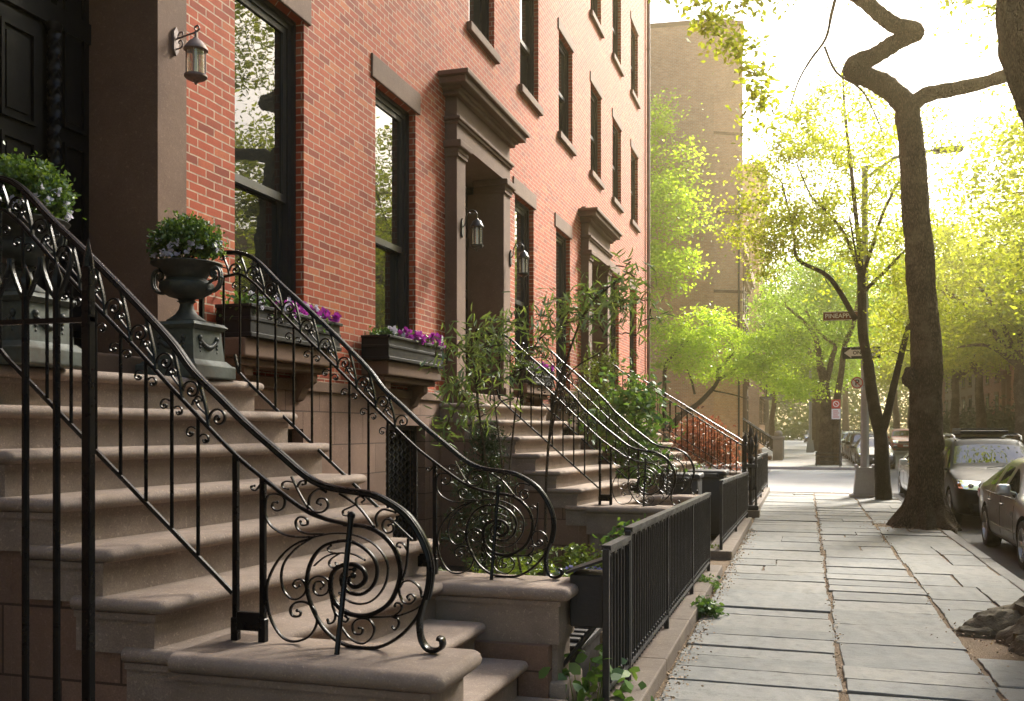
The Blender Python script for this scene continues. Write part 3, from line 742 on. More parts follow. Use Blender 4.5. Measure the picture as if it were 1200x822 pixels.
def make_railing(label, group):
    Y = 3.69
    root = thing('stair_railing', (-2.36, Y, ZS), label, 'railing', group)
    I = M['iron']
    h = cat_rom(HR, 6)
    mb = MB(); mb.strip(h, Y, .010, .024, 10)
    cut = [p for p in h if p[1] > 1.0]
    off = []
    for i, p in enumerate(cut):
        q0 = cut[max(i-1,0)]; q1 = cut[min(i+1,len(cut)-1)]; tx, tz = q1[0]-q0[0], q1[1]-q0[1]; l = math.hypot(tx,tz)
        off.append((p[0]-tz/l*.012, p[1]+tx/l*.012))
    mb.strip(off, Y, .007, .012, 8)
    for s in (-1, 1): mb.strip(off, Y+s*.017, .0035, .004, 6)
    mb.build('handrail', I, root, True)
    mb = MB(); mb.strip(cat_rom(LR, 6), Y, .009, .012, 8)
    mb.build('lower_rail', I, root, True)
    zb = lambda x: 2.075 - .862*(x+3.63)
    mb = MB(); mb.strip([(-3.66, 2.20), (-3.63, 2.085)] + [(x, zb(x)) for x in (-3.58, -3.2, -2.8, -2.37)], Y, .010, .011, 6)
    mb.build('bottom_rail', I, root)
    # balusters with a pair of small curls under the rail
    xs = [-3.745] + [-3.62 + .1345*i for i in range(9)]
    for i, x in enumerate(xs):
        mb = MB(); zt = interp(LR, x); z0 = 2.045 if i == 0 else zb(x)
        mb.tube([(x, Y, z0), (x, Y, zt)], .0085, 8)
        if i > 0:
            mb.strip(curl(x-.036, zt-.075, .030, .2*PI, .95), Y, .0035, .007, 6)
            mb.strip(curl(x+.034, zt-.105, .028, .85*PI, -.95), Y, .0035, .007, 6)
            mb.ball((x-.04, Y, zt-.075), .0075, 6, 5); mb.ball((x+.038, Y, zt-.108), .0075, 6, 5)
        mb.build('baluster', I, root, True)
    # frieze between the two rails: a slanting leaf-like strut with its scrolls, repeated down the slope
    for i in range(10):
        x = -3.70 + .1345*i
        z = interp(LR, x); zt = interp(HR, x-.055)
        mb = MB(); mid = (x-.018, z+(zt-z)*.5)
        mb.strip(cat_rom([(x, z), (x-.012, z+(zt-z)*.35), (x-.034, z+(zt-z)*.7), (x-.058, zt)], 4), Y, .0065, .010, 6)
        mb.strip(cat_rom([(x-.006, z+.05), (x-.05, z+(zt-z)*.40), (x-.072, z+(zt-z)*.55), (x-.085, z+(zt-z)*.44)], 4), Y, .004, .008, 6)
        mb.strip(curl(x+.048, z+.038, .047, 1.02*PI, -1.35, 26, .16), Y, .0045, .009, 6)
        mb.strip(curl(x-.055, z+.118, .022, -.1*PI, 1.1, 14, .2), Y, .004, .008, 6)
        mb.ball((x+.05, Y, z+.036), .009, 6, 5)
        mb.build('frieze_scroll', I, root, True)
    # the great volute at the foot of the rail: heavy spirals and the light scrolls that fill it
    for j, (t, pts) in enumerate(SCROLL):
        mb = MB(); mb.strip(cat_rom([(a/1000, b/1000) for a, b in pts], 6), Y, t*.00072, .0125 if t > 8 else .009, 8, True)
        e = pts[-1]; mb.ball((e[0]/1000, Y, e[1]/1000), t*.0011, 8, 6)
        mb.build('volute' if t > 8 else 'scroll', I, root, True)
    for x, zt in ((-2.355, interp(LR, -2.355)), (-2.222, interp(LR, -2.222))):
        mb = MB(); mb.rbox(x-.0125, x+.0125, Y-.0125, Y+.0125, ZS+.0, zt, .003, 1)
        mb.build('post', I, root)
    mb = MB(); mb.rbox(-2.345, -2.232, Y-.016, Y+.016, ZS+.045, ZS+.125, .004, 1)
    mb.rbox(-2.372, -2.34, Y-.018, Y+.018, ZS-.002, ZS+.10, .004, 1); mb.rbox(-2.238, -2.205, Y-.018, Y+.018, ZS-.002, ZS+.10, .004, 1)
    mb.build('foot_plate', I, root)
    mb = MB(); mb.tube([(-1.802, Y-.012, 1.335), (-1.800, Y-.02, 1.31), (-1.809, Y-.125, ZS)], [.014, .012, .011], 8)
    mb.ball((-1.802, Y-.008, 1.34), .018, 10, 8)
    mb.build('brace', I, root, True)
    mb = MB(); mb.rbox(-3.93, -3.90, Y-.015, Y+.015, 2.015, 2.90, .003, 1); mb.ball((-3.915, Y, 2.93), .03, 10, 8); mb.build('post', I, root)
    return root
GR = 'scrolled iron railings of the stoops'
R1 = make_railing('black iron stair railing with a big scroll standing on the nearest stone pedestal', GR)
R2 = dup(R1, (-2.36, 5.72, ZS), 'black iron stair railing whose big scroll stands on the second pedestal, below the window box')
R3 = dup(R1, (-2.36, 3.69+7.85, ZS), 'scrolled black railing on the near side of the middle stoop')
R4 = dup(R1, (-2.36, 5.72+7.85, ZS), 'scrolled black railing on the far side of the middle stoop, by the leafy shrub')
def plain_railing(Y, label):
    root = thing('stair_railing', (-1.2, Y, 0), label, 'railing', 'plain railings of the farthest stoop')
    I = M['iron']
    top = [(-4.15, 2.93), (-3.62, 2.93), (-3.52, 2.86), (-1.12, 1.36)]
    mb = MB(); mb.strip(cat_rom(top, 6), Y, .016, .026, 8); mb.build('handrail', I, root, True)
    mb = MB(); mb.strip([(-4.15, 2.12), (-3.55, 2.12), (-1.12, .60)], Y, .010, .012, 6); mb.build('bottom_rail', I, root)
    n = 26
    for i in range(n):
        x = -4.1 + 2.95*i/(n-1)
        zt = 2.92 if x < -3.55 else 2.88-(x+3.55)*.626; z0 = 2.11 if x < -3.55 else 2.12-(x+3.55)*.6255
        mb = MB(); mb.tube([(x, Y, z0), (x, Y, zt)], .009, 6); mb.build('baluster', I, root, True)
    for x in (-4.15, -1.12):
        mb = MB(); mb.rbox(x-.02, x+.02, Y-.02, Y+.02, 0 if x > -2 else 2.0, 3.0 if x < -2 else 1.5, .004, 1); mb.ball((x, Y, 3.03 if x < -2 else 1.53), .035, 10, 8); mb.build('post', I, root, True)
    return root
plain_railing(19.5, 'plain straight-barred railing on the near side of the farthest stoop')
plain_railing(21.45, 'plain straight-barred railing on the far side of the farthest stoop')

# ------------------------------------------------------------------ fences
def picket_mesh(h, arch=True, s=.0105):
    mb = MB(); mb.rbox(-s, s, -s, s, 0, h, .002, 1)
    return mb
def fence(name, x0, y0, x1, y1, zbase, za, zb, pitch, label, posts, group):
    root = thing(name, (x0, y0, zbase), label, 'fence', group)
    I = M['iron_dull']; d = Vector((x1-x0, y1-y0, 0)); Lh = d.length; d.normalize(); s = Vector((-d.y, d.x, 0))
    def P(t, o, z): q = Vector((x0, y0, 0)) + d*t + s*o; return (q.x, q.y, z)
    def bar(mb, t0, t1, o0, o1, zf0, zf1, tk):
        mb.add([P(t0,o0,zf0), P(t1,o0,zf1), P(t1,o1,zf1), P(t0,o1,zf0), P(t0,o0,zf0+tk), P(t1,o0,zf1+tk), P(t1,o1,zf1+tk), P(t0,o1,zf0+tk)],
               [(0,3,2,1),(4,5,6,7),(0,1,5,4),(1,2,6,5),(2,3,7,6),(3,0,4,7)])
    mb = MB(); bar(mb, 0, Lh, -.028, .028, za-.028, zb-.028, .028); bar(mb, 0, Lh, -.016, .016, za-.05, zb-.05, .022); mb.build('top_rail', I, root)
    mb = MB(); bar(mb, 0, Lh, -.016, .016, zbase+.09, zbase+.09, .02); mb.build('bottom_rail', I, root)
    n = min(96, int(Lh/pitch)); me = None
    for i in range(n+1):
        t = .03 + (Lh-.06)*i/n; zt = za + (zb-za)*t/Lh - .05
        mb = MB(); q = P(t, 0, 0)
        mb.tube([(q[0], q[1], zbase+.06), (q[0], q[1], zt)], .0095, 8)
        if i < n and i % 2 == 0:         # each pair of bars is joined by a small arch below the top rail
            t2 = .03 + (Lh-.06)*(i+1)/n; m = (t+t2)/2; r = (t2-t)/2
            mb.tube([P(m - r*math.cos(a), 0, zt-.055+r*math.sin(a)) for a in [PI*k/8 for k in range(9)]], .0075, 6)
        mb.ball((q[0], q[1], zbase+.14), .017, 8, 6)
        mb.build('picket', I, root, True)
    for t in posts:
        mb = MB(); q = P(min(max(t, .0), Lh), 0, 0); zt = za + (zb-za)*t/Lh
        mb.rbox(q[0]-.019, q[0]+.019, q[1]-.019, q[1]+.019, zbase-.004, zt-.02, .004, 1); mb.build('post', I, root)
    return root
GF = 'low black iron fences along the pavement'
fence('iron_fence', -1.07, 6.14, -1.03, 11.15, .10, 1.075, .985, .098, 'long low black iron fence panel on the stone coping beside the pavement', (0, 1.7, 3.4, 5.0), GF)
fence('iron_fence', -1.09, 5.52, -1.075, 6.12, .10, 1.03, 1.025, .098, 'short black fence panel with a lower rail, nearest the stone pedestal', (0, .60), GF)
fence('iron_fence', -1.05, 13.15, -.98, 18.0, .10, 1.02, .93, .11, 'second black iron fence panel farther up the pavement, before the ornate post', (0, 2.4, 4.85), GF)
fence('iron_fence', -1.02, 19.8, -.95, 23.2, .12, 1.10, 1.08, .12, 'low black iron fence beyond the ornate post, in front of the red bush', (0, 1.7, 3.4), GF)
fence('iron_fence', -1.02, 23.3, -.95, 27.2, .12, 1.10, 1.08, .14, 'last low iron fence before the street corner', (0, 1.9, 3.9), GF)
# stone copings the fences stand on
def coping(y0, y1, x0, x1, zt, label):
    mb = MB(); y = y0
    while y < y1-.05:
        l = min(1.45, y1-y); mb.rbox(x0, x1, y+.003, y+l-.003, -.1, zt, .012, 2); y += l
    tag(mb.build('stone_coping', M['kerb_brown']), label, 'coping', 'stone copings under the fences')
M['kerb_brown'] = stone('weathered_coping', (.15, .115, .09), (.235, .195, .16), scale=6, fine=130, bmp=.3)
coping(3.9, 11.66, -1.24, -.915, .10, 'long brown stone coping under the nearest fence, weeds along its edge')
coping(13.0, 18.15, -1.24, -.90, .10, 'stone coping under the second fence')
coping(19.25, 19.75, -1.22, -.82, .13, 'stone block under the ornate iron post')
coping(19.76, 27.3, -1.2, -.88, .12, 'stone coping under the farthest fence')
# ornate cast iron post
root = thing('gate_post', (-.99, 19.5, .13), 'ornate cast iron post with clustered columns and finials at the foot of the farthest stoop', 'gate post')
mb = MB(); mb.rbox(-1.14, -.84, 19.35, 19.65, .128, .22, .02); mb.rbox(-1.12, -.86, 19.37, 19.63, .95, 1.02, .01); mb.build('base_plate', M['iron_dull'], root)
for dx in (-.1, .1):
    for dy in (-.1, .1):
        mb = MB(); mb.lathe([(.03,0),(.018,.05),(.018,.3),(.03,.34),(.018,.38),(.018,.74),(.03,.80),(.02,.86),(.02,1.1),(.035,1.16),(.012,1.2),(.03,1.25),(.04,1.29),(.03,1.33),(.006,1.42),(1e-4,1.44)], (-.99+dx, 19.5+dy, .21), 10)
        mb.build('column', M['iron_dull'], root, True)
mb = MB(); mb.lathe([(.05,0),(.03,.06),(.03,.85),(.06,.92),(.03,1.0),(.05,1.1),(.07,1.18),(.05,1.27),(.015,1.34),(.05,1.4),(.035,1.47),(1e-4,1.56)], (-.99, 19.5, .21), 12)
for a in range(8):
    c, s_ = math.cos(a*PI/4), math.sin(a*PI/4)
    mb.tube([(-.99+c*r, 19.5+s_*r, z) for r, z in ((.03, .5),(.1,.58),(.12,.7),(.06,.78))], .008, 6)
    mb.tube([(-.99+c*r, 19.5+s_*r, z) for r, z in ((.04, 1.2),(.12,1.3),(.14,1.42),(.08,1.48))], .008, 6)
mb.build('finial', M['iron_dull'], root, True)
# tall fence at the left edge, between the camera and the stoop
root = thing('iron_gate', (-2.115, 2.5, 0), 'tall black iron gate of upright bars at the left edge, before the nearest stoop', 'gate')
mb = MB(); mb.box(-4.3, -2.10, 2.490, 2.510, 2.03, 2.046); mb.build('rail', M['iron'], root)
mb = MB(); mb.box(-4.3, -2.10, 2.487, 2.513, .12, .15); mb.build('rail', M['iron'], root)
for i in range(18):
    x = -2.115 - .119*i; mb = MB()
    if i == 0:
        mb.rbox(x-.015, x+.015, 2.485, 2.515, 0, 2.20, .003, 1); mb.lathe([(.017,0),(.014,.03),(.001,.09)], (x, 2.5, 2.20), 8); mb.build('post', M['iron'], root)
    else:
        mb.tube([(x, 2.5, .03), (x, 2.5, 2.14)], .012, 8); mb.lathe([(.012,0),(.02,.03),(.001,.08)], (x, 2.5, 2.14), 8)
        mb.strip(cat_rom([(x, 2.10), (x+.025, 2.14), (x+.05, 2.20), (x+.055, 2.24)], 4), 2.5, .006, .008, 6)
        mb.strip(cat_rom([(x, 2.10), (x-.025, 2.14), (x-.05, 2.20), (x-.055, 2.24)], 4), 2.5, .006, .008, 6)
        mb.build('bar', M['iron'], root, True)
# ------------------------------------------------------------------ urns, flower boxes, lanterns
rng = np.random.default_rng(11)
def make_urn(label):
    x, y, z = -3.78, 5.36, 2.0175
    root = thing('garden_urn', (x, y, z), label, 'urn', 'iron urns on the landing')
    mb = MB()
    mb.rbox(x-.27, x+.27, y-.27, y+.27, z, z+.10, .012)
    # tapering foot and block with a panel on each face
    def fr(w0, w1, z0, z1): mb.add([(x-w0,y-w0,z0),(x+w0,y-w0,z0),(x+w0,y+w0,z0),(x-w0,y+w0,z0),(x-w1,y-w1,z1),(x+w1,y-w1,z1),(x+w1,y+w1,z1),(x-w1,y+w1,z1)],[(0,3,2,1),(4,5,6,7),(0,1,5,4),(1,2,6,5),(2,3,7,6),(3,0,4,7)])
    fr(.25, .215, z+.10, z+.135); fr(.205, .185, z+.135, z+.36); fr(.20, .225, z+.36, z+.385); fr(.225, .20, z+.385, z+.41)
    ped = mb.build('plinth', M['urn_base'], root)
    # cast festoons: a garland between two rosettes on the two faces seen
    for face in range(4):
        mb = MB()
        for i in range(15):
            t = i/14; u = -.11+.22*t; dz = .30 - .055*math.sin(PI*t) - .0
            r = .014+.009*math.sin(PI*t)
            p = (x+u, y-.196, z+dz-.02) if face == 0 else (x+.196, y+u, z+dz-.02) if face == 1 else (x+u, y+.196, z+dz-.02) if face == 2 else (x-.196, y+u, z+dz-.02)
            mb.ball(p, r, 8, 6)
            if i in (0, 14):
                for k in range(3):
                    q = (p[0], p[1], p[2]-.028*(k+1)); mb.ball(q, .014-.002*k, 8, 5)
                mb.ball((p[0], p[1], p[2]+.015), .02, 8, 6)
        mb.build('festoon', M['urn'], ped, True)
    mb = MB()
    mb.lathe([(.15,.41),(.15,.43),(.12,.45),(.085,.475),(.06,.51),(.05,.55),(.058,.565),(.075,.57),(.058,.58),(.07,.59),(.13,.605),(.185,.635),(.205,.67),(.20,.70),(.165,.725),(.15,.735),(.158,.755),(.185,.79),(.21,.815),(.265,.835),(.272,.845),(.262,.852),(.24,.848),(.20,.83),(1e-4,.82)], (x,y,z), 48, .022, (.595,.70))
    bowl = mb.build('bowl', M['urn'], root, True)
    for s in (-1, 1):
        mb = MB(); X = lambda a: x + s*a
        p = [(.19,.655),(.235,.64),(.285,.67),(.305,.72),(.30,.78),(.27,.81),(.235,.80),(.225,.765),(.245,.745),(.262,.76)]
        for o in (-.013, .013): mb.strip(cat_rom([(X(a), z+b) for a, b in p], 5), y+o, .011, .011, 8)
        mb.strip(cat_rom([(X(a), z+b) for a, b in ((.20,.70),(.235,.72),(.255,.75),(.245,.775))], 4), y, .008, .012, 8)
        mb.ball((X(.255), y, z+.77), .018, 8, 6); mb.ball((X(.315), y, z+.735), .013, 8, 6)
        mb.build('handle', M['urn'], root, True)
    return root
def boxwood(x, y, z, label, seed, r=.22):
    g = np.random.default_rng(seed)
    root = thing('potted_boxwood', (x, y, z), label, 'plant', 'clipped plants in the urns')
    c = []
    for i in range(360):
        d = g.normal(size=3); d[2] = abs(d[2])*.95 - .25; d /= np.linalg.norm(d)
        rr = r*(.72+.36*g.random()); c.append((x+d[0]*rr, y+d[1]*rr, z+.12+d[2]*rr*.86))
    leaf_mesh('foliage', clump_pts(g, c, 16, .026, .9), .030, M['leaf_box'], root, g, .55)
    mb = MB()
    for i in range(16):
        a = g.random()*6.28; mb.tube([(x, y, z-.02), (x+.06*math.cos(a), y+.06*math.sin(a), z+.08), (x+.13*math.cos(a), y+.13*math.sin(a), z+.20)], .004, 5)
    mb.build('stem', M['bark_thin'], root)
    f = []
    for i in range(15):
        a = g.uniform(-2.6, 1.0); f.append((x+(r+.015)*math.cos(a), y+(r+.015)*math.sin(a), z+.03+.12*g.random()))
    dirs = []; pts = []
    for p in f:
        for k in range(9): pts.append(p); a = k*.7; dirs.append((math.cos(a)*.6+(p[0]-x)*2, math.sin(a)*.6+(p[1]-y)*2, math.sin(a)))
    leaf_mesh('blossom', pts, .030, M['flower_white'], root, g, .8, dirs=dirs, var=.3)
    return root
U1 = make_urn('dark iron urn on a square green pedestal, right of the black door by the bricks')
U1.scale = (.82, .82, .87)
U2 = dup(U1, (-3.80, 4.02, 2.0175), 'second iron urn on a pale green pedestal, at the left edge of the picture')
boxwood(-3.78, 5.36, 2.0175+.735, 'round green boxwood with small pale lilac flowers in the urn beside the brick wall', 4, .185)
boxwood(-3.80, 4.02, 2.0175+.735, 'bushy green plant in the urn at the left edge, partly behind the handrail', 9, .20)

def flower_box(y0, y1, label, seed, lab2):
    z = 2.403; x0, x1 = FD+.03, -4.02
    root = thing('window_box', ((x0+x1)/2, (y0+y1)/2, z), label, 'planter', 'black window boxes on the sills')
    mb = MB()
    for (a, b, c, d) in ((x0, x0+.02, y0, y1), (x1-.02, x1, y0, y1), (x0+.02, x1-.02, y0, y0+.02), (x0+.02, x1-.02, y1-.02, y1)): mb.box(a, b, c, d, z, z+.24)
    mb.box(x0+.02, x1-.02, y0+.02, y1-.02, z, z+.18)
    mb.build('body', M['box_black'], root)
    for za, zb, o in ((z-.0, z+.035, .014), (z+.125, z+.155, .010), (z+.225, z+.252, .022)):
        mb = MB(); mb.rbox(x1+.001, x1+o, y0-o, y1+o, za, zb, .004, 1); mb.rbox(x0, x1, y0-o, y0-.001, za, zb, .004, 1); mb.rbox(x0, x1, y1+.001, y1+o, za, zb, .004, 1)
        mb.build('moulding', M['box_black'], root)
    g = np.random.default_rng(seed)
    pl = thing('flowering_plants', ((x0+x1)/2, (y0+y1)/2, z+.18), lab2, 'flowers', 'flowers in the window boxes')
    c = [(g.uniform(x0+.05, x1-.03), g.uniform(y0+.05, y1-.05), z+.20+.11*g.random()) for _ in range(90)]
    leaf_mesh('foliage', clump_pts(g, c, 15, .035, .8), .045, M['leaf_vine'], pl, g, .6)
    for nm, mat, n, ya, yb, sz in (('petunia', M['flower_pink'], 38, y0+(y1-y0)*.28, y1-.05, .052), ('white_blossom', M['flower_white'], 16, y0+.05, y0+(y1-y0)*.75, .038)):
        pts = []; dirs = []
        for i in range(n):
            p = (g.uniform(x1-.12, x1+.03), g.uniform(ya, yb), z+.24+.11*g.random())
            for k in range(8): pts.append(p); a = k*PI/4; dirs.append((.55, math.cos(a)*1.1-.3, math.sin(a)*1.1))
        leaf_mesh(nm, pts, sz, mat, pl, g, .9, dirs=dirs, var=.2)
flower_box(6.50, 7.98, 'black moulded window box under the tall window nearest the urn', 21, 'magenta and white petunias in the window box nearest the urn')
flower_box(9.06, 10.62, 'black moulded window box under the second tall window, left of the brown portico', 22, 'magenta petunias in the second window box, left of the brown portico')
flower_box(14.40, 15.85, 'window box just right of the brown portico, behind willow-like leaves', 23, 'pale flowers in the box right of the brown portico')

def lantern(x, y, z, label, mat, hanging):
    root = thing('wall_lantern', (x, y, z), label, 'lantern', 'lanterns beside the doors')
    mb = MB()
    mb.prism([(y-.035, z-.04), (y, z-.09), (y+.035, z-.04), (y+.035, z+.12), (y, z+.17), (y-.035, z+.12)], x, x+.022, 'x')
    mb.build('back_plate', mat, root)
    mb = MB(); cx = x+.22
    if hanging:
        mb.strip(cat_rom([(x+.02, z+.06), (x+.09, z+.075), (x+.17, z+.09), (cx+.0, z+.10), (cx+.035, z+.125), (cx+.02, z+.155), (cx-.01, z+.14), (cx-.005, z+.12)], 5), y, .007, .008, 8)
        mb.strip(cat_rom([(x+.02, z-.03), (x+.07, z-.02), (x+.085, z+.02), (x+.065, z+.045), (x+.045, z+.03), (x+.055, z+.015)], 5), y, .006, .007, 8)
        mb.strip(cat_rom([(x+.03, z+.06), (x+.05, z+.11), (x+.085, z+.115), (x+.085, z+.09)], 5), y, .006, .007, 8)
        mb.tube([(cx, y, z+.11), (cx, y, z+.035)], .012, 8); ztop = z+.05; h = .22; r = .088
    else:
        mb.strip(cat_rom([(x+.02, z+.05), (x+.05, z+.09), (x+.06, z+.18), (x+.10, z+.26), (x+.17, z+.27), (cx, z+.225), (cx, z+.17)], 6), y, .007, .008, 8)
        mb.strip(cat_rom([(x+.10, z+.26), (x+.13, z+.22), (x+.17, z+.215), (x+.175, z+.24)], 5), y, .005, .006, 8)
        mb.tube([(cx, y, z+.20), (cx, y, z+.13)], .01, 8); ztop = z+.15; h = .24; r = .075
    mb.build('arm', mat, root, True)
    mb = MB()
    mb.lathe([(1e-4, .0), (.02, .0), (.03, -.015), (.06, -.035), (r, -.075), (r+.018, -.10), (r+.018, -.112), (r-.01, -.112)][::-1], (cx, y, ztop), 20)
    mb.build('cap', mat, root, True)
    mb = MB()
    mb.lathe([(r-.035, -h-.16), (r-.005, -h-.145), (r+.012, -h-.13), (r+.012, -h-.112), (r-.012, -h-.108)], (cx, y, ztop), 20)
    mb.lathe([(1e-4,-h-.20),(.012,-h-.19),(.016,-h-.175),(.03,-h-.16)], (cx, y, ztop), 10)
    mb.build('base', mat, root, True)
    for k in range(4 if hanging else 6):
        a = .35+k*2*PI/(4 if hanging else 6); q = (cx+(r-.004)*math.cos(a), y+(r-.004)*math.sin(a))
        mb = MB(); mb.tube([(*q, ztop-.105), (*q, ztop-h-.12)], .0055, 6); mb.build('cage_bar', mat, root)
    mb = MB(); mb.lathe([(r-.012, -h-.11), (r-.012, -.10)], (cx, y, ztop), 24); mb.build('glass', M['lamp_glass'], root, True)
    LANT = root
    mb = MB(); mb.lathe([(.016,-h-.10),(.016,-.19),(.012,-.17),(.022,-.14),(.014,-.12)], (cx, y, ztop), 10); mb.build('bulb_holder', M['sign_white'], root, True)
    root.scale = (.78,)*3 if hanging else (.95,)*3
def lampglass():
    m, nt = newmat('seeded_lamp_glass')
    t = N(nt, 'ShaderNodeBsdfTransparent'); t.inputs[0].default_value = (.82, .80, .72, 1)
    d = N(nt, 'ShaderNodeBsdfDiffuse'); d.inputs[0].default_value = (.55, .53, .46, 1)
    g = N(nt, 'ShaderNodeBsdfGlossy'); g.inputs['Roughness'].default_value = .06
    m1 = N(nt, 'ShaderNodeMixShader'); m1.inputs[0].default_value = .32; L(nt, t.outputs[0], m1.inputs[1]); L(nt, d.outputs[0], m1.inputs[2])
    m2 = N(nt, 'ShaderNodeMixShader'); m2.inputs[0].default_value = .16; L(nt, m1.outputs[0], m2.inputs[1]); L(nt, g.outputs[0], m2.inputs[2])
    o = N(nt, 'ShaderNodeOutputMaterial'); L(nt, m2.outputs[0], o.inputs[0]); return m
M['lamp_glass'] = lampglass()
lantern(FD+.162, 5.80, 4.36, 'faded bronze hanging lantern with round glass, by the black door nearest the camera', M['lamp_bronze'], True)
lantern(FD+.16, 11.72, 4.23, 'black carriage lantern on the left pilaster of the brown portico', M['lamp_black'], False)
lantern(FD+.16, 13.86, 4.20, 'black carriage lantern on the right pilaster of the brown portico', M['lamp_black'], False)

# ------------------------------------------------------------------ bins, boxes and things in the areaways
root = thing('rubbish_bin', (-1.62, 6.35, .012), 'low black plastic bin with a ribbed lid behind the nearest fence', 'bin')
mb = MB(); x, y = -1.62, 6.35
mb.rbox(x-.26, x+.26, y-.36, y+.36, .012, .30, .04, 3); mb.build('body', M['plastic_black'], root, True)
mb = MB(); mb.rbox(x-.29, x+.29, y-.39, y+.39, .30, .34, .015, 2)
for k in range(5): mb.rbox(x-.25, x+.25, y-.30+.13*k, y-.24+.13*k, .338, .365, .01, 2)
mb.build('lid', M['plastic_black'], root, True)
root = thing('cardboard_stack', (-1.62, 6.95, .012), 'flattened cardboard and pale paper stacked beside the black bin', 'cardboard')
for k in range(5):
    mb = MB(); x, y = -1.62+rnd.uniform(-.05,.05), 6.95+rnd.uniform(-.03,.03)
    mb.rbox(x-.30, x+.26, y-.18, y+.20, .012+.085*k, .012+.085*k+.078, .006, 1); mb.build('carton', M['cardboard'] if k % 2 == 0 else M['paper'], root)
root = thing('utility_box', (-1.22, 5.72, .70), 'small black metal box on slanting struts, fixed behind the end of the nearest fence', 'box')
mb = MB(); mb.rbox(-1.33, -1.12, 5.62, 5.86, .53, .84, .008, 1); mb.build('body', M['iron_dull'], root)
mb = MB(); mb.prism([(-1.35, .84), (-1.10, .93), (-1.10, .945), (-1.35, .855)], 5.60, 5.88); mb.build('lid', M['iron_dull'], root)
for yy in (5.64, 5.84):
    mb = MB(); mb.tube([(-1.14, yy, .60), (-1.46, yy, .18), (-1.50, yy, .02)], .013, 6); mb.build('strut', M['iron_dull'], root)
def wheelie(x, y, label):
    root = thing('wheeled_bin', (x, y, .012), label, 'bin', 'black wheeled bins in the areaway')
    mb = MB(); mb.rbox(x-.28, x+.28, y-.30, y+.30, .06, .98, .03, 2); mb.build('body', M['plastic_black'], root, True)
    mb = MB(); mb.rbox(x-.31, x+.31, y-.34, y+.32, .981, 1.06, .03, 3); mb.rbox(x-.2, x+.2, y-.37, y-.335, .95, 1.02, .01, 1); mb.build('lid', M['plastic_black'], root, True)
    for s in (-1, 1):
        mb = MB(); mb.prism([(y+.22+.1*math.cos(a), .112+.1*math.sin(a)) for a in [k*PI/8 for k in range(16)]], x+s*.25-.03, x+s*.25+.03, 'x'); mb.build('wheel', M['rubber'], root)
    return root
wheelie(-1.72, 14.3, 'black wheeled bin behind the second fence, left one of the pair')
b2 = wheelie(-1.45, 15.5, 'black wheeled bin behind the second fence, farther one of the pair')

# ------------------------------------------------------------------ street furniture
def text_mesh(name, body, size, mat, parent, loc, face_dir='-y', ext=.002, bold=0):
    cu = bpy.data.curves.new(name, 'FONT'); cu.body = body; cu.size = size; cu.extrude = ext; cu.align_x = 'CENTER'; cu.align_y = 'CENTER'; cu.offset = bold
    tmp = bpy.data.objects.new(name, cu); COL.objects.link(tmp); me = evaluated(tmp); bpy.data.objects.remove(tmp)
    me.name = name
    o0 = Vector(ORIG.get(parent.name, (0,0,0)))
    R = Matrix.Rotation(PI/2, 4, 'X')
    me.transform(Matrix.Translation(Vector(loc)-o0) @ R)
    return link(name, me, mat, parent, False, o0)
lx, ly = 1.47, 26.0
root = thing('street_lamp', (lx, ly, 0), 'grey octagonal street lamp post with a flared base at the street corner', 'street lamp')
mb = MB(); mb.rbox(lx-.36, lx+.36, ly-.36, ly+.36, -.05, .06, .02); mb.build('foundation', M['concrete'], root)
mb = MB()
def frus(mb, x, y, w0, w1, z0, z1): mb.add([(x-w0,y-w0,z0),(x+w0,y-w0,z0),(x+w0,y+w0,z0),(x-w0,y+w0,z0),(x-w1,y-w1,z1),(x+w1,y-w1,z1),(x+w1,y+w1,z1),(x-w1,y+w1,z1)],[(0,3,2,1),(4,5,6,7),(0,1,5,4),(1,2,6,5),(2,3,7,6),(3,0,4,7)])
frus(mb, lx, ly, .27, .21, .062, .70); frus(mb, lx, ly, .235, .235, .70, .74)
mb.add([(lx-.18,ly-.262,.12),(lx+.18,ly-.262,.12),(lx+.15,ly-.225,.62),(lx-.15,ly-.225,.62)], [(0,1,2,3)])
for s in (-1,1):
    for t in (-1,1): mb.ball((lx+s*.2, ly+t*.2, .76), .05, 8, 6)
mb.build('base', M['grey_metal'], root)
mb = MB(); mb.tube([(lx, ly, .74), (lx, ly, 8.3)], [.115, .075], 8)
mb.build('pole', M['grey_metal'], root)
mb = MB(); mb.tube([(lx, ly, 8.0), (lx+.7, ly+.1, 8.5), (lx+1.7, ly+.2, 8.65)], [.045, .04, .035], 8); mb.tube([(lx, ly, 7.4), (lx+.7, ly+.1, 8.48)], .02, 6)
mb.build('arm', M['grey_metal'], root)
mb = MB(); mb.rbox(lx+1.6, lx+2.3, ly+.08, ly+.34, 8.56, 8.70, .05, 3); mb.build('lamp_head', M['grey_metal'], root, True)
